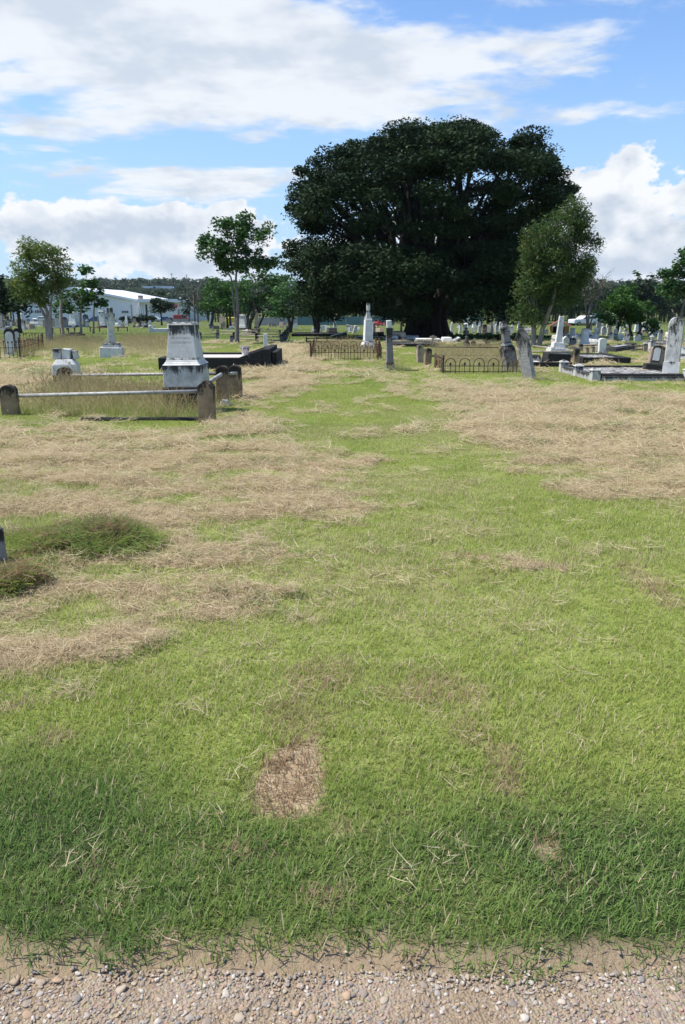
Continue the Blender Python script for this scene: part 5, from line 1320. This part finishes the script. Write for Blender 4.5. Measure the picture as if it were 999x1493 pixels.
tree('round_tree', 'bright green round tree behind the slim tree', 314, 476, [[(308, 477, .16), (312, 455, .13), (318, 435, .08)], [(336, 477, .12), (336, 455, .1), (334, 435, .07)], [(332, 478, .12), (331, 452, .09), (330, 440, .07)]],
     [(318, 420, 24, 18), (340, 432, 22, 18), (305, 440, 16, 16), (325, 445, 30, 14)], 1, 'bark_dark', 'lf_bright', size=.32, per=85, cr=.9, dens=1.0, seed=27, Y=85, aspect=.5)
tree('crooked_tree', 'dark tree with crooked stems right of the slim tree', 362, 482, [[(362, 482, .22), (366, 468, .18), (374, 456, .16), (375, 448, .14), (370, 436, .1)], [(362, 480, .16), (361, 462, .14), (367, 448, .1), (372, 438, .08)], [(374, 464, .10), (386, 458, .09), (400, 452, .06)]],
     [(375, 418, 26, 22), (398, 425, 26, 22), (362, 436, 20, 16), (395, 445, 20, 14), (410, 412, 18, 16)], 1, 'bark_dark', 'lf_mid', size=.34, per=85, cr=.9, dens=1.0, seed=28, Y=76, aspect=.45)
tree('small_dark_tree', 'small dark forked tree in front of the grey works fence', 423, 484, [[(423, 484, .17), (423, 470, .13), (419, 460, .08)], [(423, 472, .1), (428, 462, .08), (432, 452, .05)]], [(425, 440, 26, 22), (408, 446, 18, 16), (440, 448, 16, 14), (420, 422, 18, 14)], 1, 'bark_dark', 'lf_mid', size=.3, per=85, cr=.75, dens=1.0, seed=29, Y=63)
tree('shaded_tree', 'dark tree under the left skirt of the great fig', 462, 487, [[(462, 487, .22), (463, 470, .17), (464, 450, .12)], [(463, 466, .1), (455, 452, .08), (448, 440, .05)]], [(462, 430, 30, 26), (440, 445, 18, 16), (485, 445, 22, 16), (465, 405, 24, 16)], 1, 'bark_dark', 'lf_dark', size=.28, per=90, cr=.7, dens=1.0, seed=30, Y=54)
tree('bush_tree', 'low bushy round tree with three dark stems at right', 902, 497, [[(897, 497, .10), (898, 480, .08), (899, 462, .06)], [(923, 497, .09), (918, 482, .07), (913, 465, .05)], [(924, 497, .08), (932, 484, .06), (938, 472, .04)]],
     [(905, 440, 26, 18), (885, 452, 17, 16), (925, 452, 22, 16), (905, 462, 30, 14), (938, 468, 16, 10), (910, 428, 16, 8), (952, 478, 8, 8)], 1, 'bark_dark', 'lf_bright', size=.20, per=85, cr=.5, dens=1.0, seed=31, Y=50, aspect=.5)
tree('edge_tree', 'leafy tree cut by the right edge of the photo', 985, 512, [[(984, 512, .09), (983, 485, .075), (986, 455, .06), (990, 420, .03)], [(992, 512, .08), (990, 480, .06), (980, 450, .04)]],
     [(985, 375, 20, 16), (970, 405, 20, 14), (995, 400, 26, 24), (980, 425, 28, 14), (1015, 390, 24, 26), (960, 402, 10, 8), (1015, 425, 24, 18)], 1, 'bark_grey', 'lf_mid', size=.18, per=75, cr=.36, dens=.85, shell=.4, flat=.8, seed=32, Y=38, aspect=.5)
def bare(name, label, px, Y, stems, spread, n, seed, rad=.05):
    p = at(px, Y, .05); k = ppm(p); r = random.Random(seed); T = thing(name, label, 'tree', p)
    Z = lambda row: zat(PW/2, row, p.y)-p.z
    tm = MB(); tw = MB()
    for s in stems:
        pts = [Vector(((a-px)/k, 0, Z(b) if i else -.05)) for i, (a, b, c_) in enumerate(s)]; tm.tube(pts, [c_ for *_, c_ in s], 7)
        for i in range(n):
            t = r.uniform(.35, 1); q = t*(len(pts)-1); j = min(int(q), len(pts)-2); st = pts[j].lerp(pts[j+1], q-j)
            e = st + Vector((r.uniform(-1, 1)*spread/k, r.uniform(-1, 1)*spread/k, r.uniform(.3, 1.0)*spread*1.1/k)); path = curve(st, e, r, .12, 4)
            tw.tube(path, [rad*.5, rad*.4, rad*.3, rad*.22, rad*.15], 4)
            for w in range(5):
                s2 = path[r.choice((1, 2, 3, 4))]; tw.tube(curve(s2, s2+Vector((r.uniform(-1, 1), r.uniform(-1, 1), r.uniform(.1, 1)))*spread*.5/k, r, .1, 3), [rad*.2, rad*.16, rad*.12, rad*.08], 3)
    tm.build('trunk', MT['bark_grey'], T, smooth=True); tw.build('branches', MT['lf_bare'], T)
bare('bare_tree', 'leafless grey tree left of the bushy round tree', 856, 80, [[(856, 480, .14), (857, 455, .11), (860, 435, .07), (862, 412, .03)], [(857, 458, .08), (850, 440, .05), (846, 422, .02)], [(858, 450, .08), (870, 432, .05), (874, 418, .02)]], 22, 16, 3, .09)
bare('bare_shrub', 'thin leafless pale shrub left of the bright green round tree', 287, 80, [[(285, 478, .09), (285, 455, .07), (284, 425, .03)], [(289, 478, .09), (290, 450, .06), (291, 428, .03)]], 14, 14, 4, .08)
tree('pale_shrub_tree', 'thin olive tree behind the leafless shrub', 278, 474, [[(276, 474, .12), (277, 455, .09), (279, 440, .06)]], [(278, 430, 14, 14), (272, 446, 12, 12)], 1, 'bark_grey', 'lf_dark', size=.35, per=60, cr=.8, dens=.8, seed=33, Y=110)
tree('yard_tree', 'small dark conical tree in front of the white warehouse', 236, 473, [[(236, 473, .14), (236, 455, .11), (236, 436, .05)]], [(236, 436, 11, 9), (234, 447, 16, 8), (240, 441, 14, 7), (228, 452, 9, 4), (246, 450, 8, 4)], 1, 'bark_dark', 'lf_dark', size=.4, per=75, cr=.85, dens=.9, seed=34, Y=125)
tree('white_trunk_tree', 'small thin tree with pale trunk right of the green-roofed house', 715, 486, [[(716, 486, .09), (716, 465, .07), (719, 452, .04)]], [(712, 450, 14, 10), (725, 446, 12, 10)], 1, 'bark_pale', 'lf_gum', size=.25, per=60, cr=.55, dens=.8, seed=35, Y=70)
tree('thin_leaf_tree', 'thin leafy tree before the green-roofed house', 703, 484, [[(702, 486, .08), (702, 468, .06), (704, 455, .04)]], [(705, 452, 14, 8), (695, 458, 8, 6)], 1, 'bark_grey', 'lf_mid', size=.25, per=45, cr=.5, dens=.7, seed=36, Y=78)
# clipped hedges by the warehouse
for px, w, h, lb in ((180, 4.2, 460.5, 'small round clipped hedge bush by the warehouse wall'), (189.5, 4.8, 459, 'boxy clipped hedge bush between round bush and long hedge'), (209, 14, 459.5, 'long clipped hedge in front of the warehouse door')):
    tree('hedge', lb, px, 470, [[(px-w*.4, 470.5, .08), (px-w*.3, 465, .06)], [(px+w*.4, 470.5, .08), (px+w*.3, 465, .06)]], [(px+dx_, (h+470)/2, min(w, 5.5), (470-h)/2) for dx_ in ([0] if w < 8 else [-9, -4, 1, 6, 10])], 1, 'bark_dark', 'lf_dark', size=.45, per=70, cr=.8, dens=1.2, shell=.2, seed=int(px), cat='hedge', Y=165)
tree('red_shrub', 'red flowering shrub seen between the pillar monument and the edge-on headstone', 552, 478, [[(551, 480, .05), (551, 472, .03)]], [(549, 469, 5, 4), (555, 472, 5, 4)], 1, 'bark_dark', 'red', size=.22, per=24, cr=.35, dens=.7, seed=41, cat='shrub', Y=92)
tree('hedge', 'row of dark shrubs under the right side of the great fig', 700, 497, [[(690, 497, .05), (690, 494, .04)], [(725, 497, .05), (725, 494, .04)]], [(x, 494, 9, 4) for x in range(668, 752, 8)], 1, 'bark_dark', 'lf_mid', size=.2, per=60, cr=.4, dens=1.0, seed=43, cat='hedge', Y=42)
tree('hedge', 'row of green shrubs between the gum trunks and the narrow cross', 795, 500, [[(786, 500, .05), (786, 497, .04)], [(798, 500, .05), (798, 497, .04)]], [(x, 497, 6, 3.5) for x in range(786, 804, 5)], 1, 'bark_dark', 'lf_bright', size=.2, per=50, cr=.4, dens=1.0, seed=44, cat='hedge', Y=46)

# ------------------------------------------------------------------ woods and ridge far behind
def wood_kind(seed, sq):
    r = random.Random(seed); B = []
    for i in range(9):
        a = r.uniform(0, 6.28); q = r.uniform(0, .30); B.append((q*math.cos(a), q*math.sin(a), r.uniform(.40, .82), r.uniform(.14, .24), r.uniform(.14, .24), r.uniform(.12, .2)*sq))
    C, Rr, own = clumps(B, .7, .10, r, .4, .7)
    me = leaf_mesh('wood_tree', C, Rr, 16, .075, MT['lf_wood'], seed, .1, .55)
    bm = bmesh.new(); bm.from_mesh(me)
    me2 = MB().tube([(0, 0, -.05), (.01, 0, .3), (.03, .02, .7)], [.022, .016, .006], 5)
    bm.free(); 
    vs0 = [tuple(v.co) for v in me.vertices]; fs0 = [tuple(p.vertices) for p in me.polygons]; bl0 = [d.value for d in me.attributes['bl'].data]
    o = len(vs0); m3 = bpy.data.meshes.new('wood_tree'); m3.from_pydata(vs0+me2.v, [], fs0+[tuple(i+o for i in f) for f in me2.f])
    a = m3.attributes.new('bl', 'FLOAT', 'POINT'); a.data.foreach_set('value', np.array(bl0+[.3]*len(me2.v), np.float32)); m3.materials.append(MT['lf_wood'])
    return m3
WK = [wood_kind(200+i, q) for i, q in enumerate((1, 1.3, .8, 1.1, .9))]
def wood(name, label, spots):
    P, S = [], []
    for (px0, px1, Y0, Y1, n, h0, h1) in spots:
        for _ in range(n):
            Y = rng.uniform(Y0, Y1); px = rng.uniform(px0, px1); k = FPX/(Y*math.cos(PITCH)); x = (px-PW/2)/k
            P.append((x, Y, float(base_z(x, Y))-.3)); s = rng.uniform(h0, h1); S.append((s*rng.uniform(.9, 1.25), s*rng.uniform(.9, 1.25), s))
    n = len(P)
    return scatter(name, label, 'wood', WK, P, np.stack([np.zeros(n), np.zeros(n), rng.uniform(0, 6.3, n)], 1), S)
wood('distant_wood', 'distant dark wood along the ridge behind the cemetery', [(-400, 1400, 500, 980, 1500, 10, 17), (-400, 160, 300, 420, 110, 10, 15), (100, 300, 330, 470, 230, 8, 13), (-200, 330, 600, 900, 420, 13, 19), (192, 272, 470, 545, 60, 11.5, 14), (204, 262, 515, 548, 110, 14.2, 15.8), (730, 1400, 250, 430, 260, 10, 16), (400, 760, 240, 400, 130, 8, 14)])
wood('middle_wood', 'belt of trees behind the far graves and works yards', [(300, 440, 190, 260, 26, 7, 11), (440, 680, 170, 240, 30, 7, 11), (710, 850, 120, 200, 34, 8, 12), (850, 1100, 150, 230, 40, 7, 11), (-200, 20, 150, 230, 24, 8, 11)])
ridge = MB()
r = random.Random(8); pr = []
for i in range(61):
    x = -3600+i*120; pr.append((x, 40 + 95*math.exp(-((x+1450)/420)**2) + 40*math.exp(-((x-900)/800)**2) + 55*math.exp(-((x+2700)/500)**2) + 12*r.random()))
V = []; F = []
for i, (x, h) in enumerate(pr): V += [(x, 5200, -20), (x, 5600, h*.7), (x, 6000, h), (x, 7200, -20)]
for i in range(60):
    for j in range(3): a = i*4+j; F.append((a, a+4, a+5, a+1))
ridge.add(V, F); o = ridge.build('hills', plain('hill_forest', (.055, .075, .05), .95, 0, .2, .01), smooth=True); tag(o, 'low forested hills on the horizon', 'hills', kind='structure')

# ------------------------------------------------------------------ buildings, fences, vehicles
def fat(px, Y): k = FPX/(Y*math.cos(PITCH) + (EYE-float(base_z(0, Y)))*math.sin(PITCH)); return (px-PW/2)/k
def row2z(py, Y): return zat(PW/2, py, Y)
def bld(name, label, cat, px, Y): return thing(name, label, cat, (fat(px, Y), Y, float(base_z(0, Y))))
Y = 262.0; T = bld('warehouse', 'long white steel warehouse with a low gable roof at left', 'building', 110, Y); o0 = T.location.copy()
x0, x1 = fat(18, Y)-o0.x, fat(203, Y)-o0.x; he = row2z(440, Y)-o0.z; ha = row2z(423, Y)-o0.z; D = 60
w_ = MB(); w_.prism([(x0, -.3), (x1, -.3), (x1, he), ((x0+x1)/2, ha), (x0, he)], 0, D).build('wall', MT['steel'], T)
for s_ in (-1, 1):
    xa, xb = (x0-.8, (x0+x1)/2) if s_ < 0 else ((x0+x1)/2, x1+.8)
    za_, zb_ = (he-.1, ha+.25) if s_ < 0 else (ha+.25, he-.1)
    MB().prism([(xa, za_), (xb, zb_), (xb, zb_+.7), (xa, za_+.7)], -1.0, D+.8).build('roof', MT['roof'], T)
n_ = 26
for i in range(n_):
    x = x0 + (x1-x0)*(i+.5)/n_; top = he + (ha-he)*(1-abs(x-(x0+x1)/2)/((x1-x0)/2))
    MB().box(x-.05, x+.05, -.06, -.004, 0, top-.3).build('sheet_rib', MT['steel'], T)
for a, b_, c0, c1 in ((178, 189, 452.5, 457), (52, 62, 452, 457)):
    f_ = MB().box(fat(a, Y)-o0.x, fat(b_, Y)-o0.x, -.12, -.065, row2z(c1, Y)-o0.z, row2z(c0, Y)-o0.z).build('window', MT['steel'], T)
    n_ = 4; xa, xb = fat(a, Y)-o0.x+.1, fat(b_, Y)-o0.x-.1
    for i in range(n_): MB().box(xa+(xb-xa)*i/n_+.06, xa+(xb-xa)*(i+1)/n_-.06, -.16, -.125, row2z(c1, Y)-o0.z+.12, row2z(c0, Y)-o0.z-.12).build('pane', MT['glass'], f_)
MB().box(fat(197, Y)-o0.x, fat(202, Y)-o0.x, 6, 8, he, row2z(430.5, Y)-o0.z).build('roof_vent', MT['sandp'], T)
MB().box(fat(193, Y)-o0.x, fat(194.2, Y)-o0.x, -.5, -.2, 0, row2z(444, Y)-o0.z).build('downpipe', MT['concrete'], T)
Y = 256.0; T = bld('shopfront_building', 'white flat-fronted building with red oval sign right of the warehouse', 'building', 240, Y); o0 = T.location.copy()
bx = lambda px: fat(px, Y)-o0.x
bz = lambda py: row2z(py, Y)-o0.z
MB().box(bx(204.5), bx(271), 0, 40, -.3, bz(441)).build('wall', MT['whitep'], T)
MB().box(bx(203.8), bx(272), -1.5, 40.5, bz(441)+.002, bz(436)).build('fascia', MT['roof'], T)
MB().box(bx(262.5), bx(264.5), 1, 2, bz(436)+.002, bz(433.5)).build('roof_vent', MT['whitep'], T)
MB().box(bx(213.5), bx(216), -.15, -.004, 0, bz(444)).build('door', MT['black'], T)
for x in (207, 210, 221, 226): MB().box(bx(x)-.06, bx(x)+.06, -.08, -.004, 0, bz(442)).build('sheet_joint', MT['concrete'], T)
MB().box(bx(260), bx(262.5), -.15, -.004, 0, bz(451)).build('doorway', MT['concrete'], T)
m_ = MB(); cx_, cz_, rx_, rz_ = bx(253.5), bz(446.3), bx(260)-bx(253.5), (bz(443.6)-bz(449))/2
m_.prism([(cx_+rx_*(abs(math.cos(t))**.5)*(1 if math.cos(t) > 0 else -1), cz_+rz_*(abs(math.sin(t))**.7)*(1 if math.sin(t) > 0 else -1)) for t in [2*math.pi*i/28 for i in range(28)]], -.3, -.01)
sg = m_.build('oval_sign', MT['red'], T)
for i, (a, w) in enumerate(((-.62, .16), (-.36, .13), (-.12, .18), (.16, .14), (.40, .2))):
    MB().box(cx_+rx_*a, cx_+rx_*(a+w), -.34, -.301, cz_-rz_*.22, cz_+rz_*(.30 if i % 2 else .18)).build('letter_mark', MT['whitep'], sg)
# yard in front and far roof in the trees
Y = 560.0; T = bld('far_shed', 'long pale shed roof among the trees on the ridge', 'building', 232, Y); o0 = T.location.copy()
MB().box(fat(212, Y)-o0.x, fat(252, Y)-o0.x, -6, 8, -2, row2z(420.5, Y)-o0.z).build('wall', MT['steel'], T)
MB().prism([(fat(211, Y)-o0.x, row2z(420.4, Y)-o0.z), (fat(253, Y)-o0.x, row2z(420.4, Y)-o0.z), (fat(252, Y)-o0.x, row2z(417.6, Y)-o0.z), (fat(213, Y)-o0.x, row2z(417.6, Y)-o0.z)], -6.5, 8).build('roof', MT['roof'], T)
for px, top in ((253.5, 398), (275, 400)):
    T = bld('radio_mast' if px < 260 else 'power_pole', 'thin mast above the ridge trees left of the power pole' if px < 260 else 'power pole with short crossarm above the ridge trees', 'pole', px, 430)
    hh = row2z(top, 430)-T.location.z
    MB().tube([(0, 0, -.5), (0, 0, hh)], [.22, .12], 7).build('pole', MT['pole'], T); MB().box(-.6, .6, -.08, .08, hh-.9, hh-.7).build('crossarm', MT['pole'], T)
# house with green roof
Y = 135.0; T = bld('house', 'small white house with green roof right of the fig trunk', 'house', 690, Y); o0 = T.location.copy()
bx = lambda px: fat(px, Y)-o0.x
bz = lambda py: row2z(py, Y)-o0.z
MB().box(bx(684), bx(702), 0, 6, -.3, bz(467)).build('wall', MT['whitep'], T)
MB().prism([(bx(682), bz(466.9)), (bx(704), bz(466.9)), (bx(699), bz(457)), (bx(686), bz(457))], -.6, 6.4).build('roof', MT['greenroof'], T)
wn = MB().box(bx(694), bx(699.5), -.08, -.004, bz(475), bz(470)).build('window', MT['whitep'], T); MB().box(bx(694.6), bx(698.9), -.12, -.081, bz(474.4), bz(470.6)).build('pane', MT['glass'], wn)
MB().box(bx(686), bx(689), -.08, -.004, 0, bz(471)).build('door', MT['concrete'], T)
# brick shelter
Y = 60.0; T = bld('shelter', 'little brick shelter with white gable and terracotta edge at right', 'shelter', 818, Y); o0 = T.location.copy(); T.rotation_euler.z = R(-15)
bx = lambda px: fat(px, Y)-o0.x
bz = lambda py: row2z(py, Y)-o0.z
for a, b_ in ((802, 806), (823, 829)):
    MB().box(bx(a), bx(b_), 0, 2.2, -.2, bz(476)).build('brick_pier', MT['brick'], T, bevel=.03)
MB().box(bx(806)+.01, bx(823)-.01, 1.9, 2.1, -.2, bz(476)).build('painted_shade_wall', MT['black'], T)  # wall coloured black to paint the shade inside the open shelter
MB().prism([(bx(802), bz(476)+.01), (bx(830), bz(476)+.01), (bx(816), bz(467))], -.1, 2.4).build('gable', MT['whitep'], T)
for s_ in (-1, 1):
    e = bx(800) if s_ < 0 else bx(832); q = bx(816)
    MB().prism([(e, bz(476.6)), (q, bz(466.8)), (q, bz(466.0)), (e, bz(475.8))] if s_ < 0 else [(q, bz(466.8)), (e, bz(476.6)), (e, bz(475.8)), (q, bz(466.0))], -.35, 2.6).build('roof', MT['redroof'], T)
# works fences
def sheet_fence(name, label, px0, px1, Y, top, mt, pw=2.4):
    T = bld(name, label, 'fence', (px0+px1)/2, Y); xa, xb = fat(px0, Y)-T.location.x, fat(px1, Y)-T.location.x; h = row2z(top, Y)-T.location.z; n = max(2, int((xb-xa)/pw))
    for i in range(n):
        w = (xb-xa)/n; MB().box(xa+w*i+.05, xa+w*(i+1)-.05, -.04, .04, .05, h).build('panel', MT[mt], T)
        MB().box(xa+w*i-.045, xa+w*i+.045, -.09, .09, -.3, h+.08).build('post', MT['concrete'], T)
sheet_fence('panel_fence', 'grey concrete panel fence behind the crooked dark tree', 378, 434, 118, 463, 'concrete')
sheet_fence('sheet_fence', 'teal metal sheet fence left of the great fig trunk', 434, 575, 122, 461.5, 'teal')
sheet_fence('yard_fence', 'grey yard fence in front of the red-signed building', 243, 282, 200, 465, 'concrete', 3)
# vehicles
def car(label, px, Y, body, rz=0, kind='car', L=4.4):
    T = bld(kind, label, 'car' if kind == 'car' else 'van', px, Y); T.rotation_euler.z = rz; h = 1.45 if kind == 'car' else 2.0; W = 1.75
    o = [(-L/2, .35), (-L/2, .85), (-L/2+.25, .95)] + ([(-L*.20, 1.0), (-L*.06, h), (L*.26, h), (L*.40, 1.0), (L/2, .92)] if kind == 'car' else [(-L*.40, 1.05), (-L*.28, h), (L/2-.05, h)]) + [(L/2, .35)]
    b = MB().prism(o[::-1], -W/2, W/2).build('body', MT[body], T, bevel=.06)
    g0 = [(-L*.17, 1.02), (-L*.055, h-.1), (L*.25, h-.1), (L*.36, 1.02)] if kind == 'car' else [(-L*.37, 1.1), (-L*.27, h-.15), (-L*.05, h-.15), (-L*.05, 1.1)]
    for s_ in (-1, 1): MB().prism(g0[::-1], s_*(W/2+.004)-.01, s_*(W/2+.004)+.01).build('window', MT['glass'], T)
    for x in (-L*.31, L*.31):
        for s_ in (-1, 1):
            y = s_*(W/2-.10); w = MB().tube([(x, y-.1, .32), (x, y+.1, .32)], .32, 14).build('wheel', MT['tyre'], T); MB().tube([(x, y-.11, .32), (x, y+.11, .32)], .18, 10).build('rim', MT['pipe'], w)
    for s_ in (-1, 1): MB().box(-L/2-.02, -L/2+.03, s_*.6-.15, s_*.6+.15, .68, .82).build('headlight', MT['whitep'], T)
car('white car parked left of the dark blue car by the warehouse', 223, 232, 'whitec', .05)
car('dark blue car parked behind the small conical tree', 239, 236, 'bluep', .1)
car('red van parked below the red oval sign', 265, 246, 'redc', 3.2, 'van', 4.8)
car('blue car at the left end of the warehouse behind the mottled cross', 138, 190, 'bluep', .2)
car('white car at the far left in front of the warehouse', 60, 225, 'whitec', 0)
car('white car with dark windows parked right of the brick shelter', 851, 120, 'whitec', .3)
car('white van parked beyond the crowded markers at right', 876, 160, 'whitec', .2, 'van', 4.8)
p = bld('skip_bin', 'yellow waste bin under the bright green round tree', 'bin', 337, 105)
MB().fr(.1, 1.1, 1.0, 1.0, 1.25, 1.15).build('body', MT['yellow'], p, bevel=.04); MB().fr(1.101, 1.22, 1.3, 1.2, 1.2, 1.1).build('lid', MT['yellow'], p, bevel=.03)
for s_ in (-1, 1): MB().tube([(s_*.4, -.55, .1), (s_*.4, -.45, .1)], .1, 10).build('wheel', MT['tyre'], p)
# ------------------------------------------------------------------ thin summer haze
m = bpy.data.materials.new('air_haze'); m.use_nodes = True; nt = m.node_tree; nt.nodes.clear()
ou = nt.nodes.new('ShaderNodeOutputMaterial'); pvn = nt.nodes.new('ShaderNodeVolumePrincipled')
pvn.inputs['Color'].default_value = (.80, .88, .97, 1); pvn.inputs['Density'].default_value = .00007; pvn.inputs['Anisotropy'].default_value = .2
nt.links.new(pvn.outputs[0], ou.inputs['Volume'])
hzb = MB().box(-5000, 5000, -60, 8000, -26, 165).build('haze', m); tag(hzb, 'thin summer haze over the far woods', 'haze', kind='stuff')
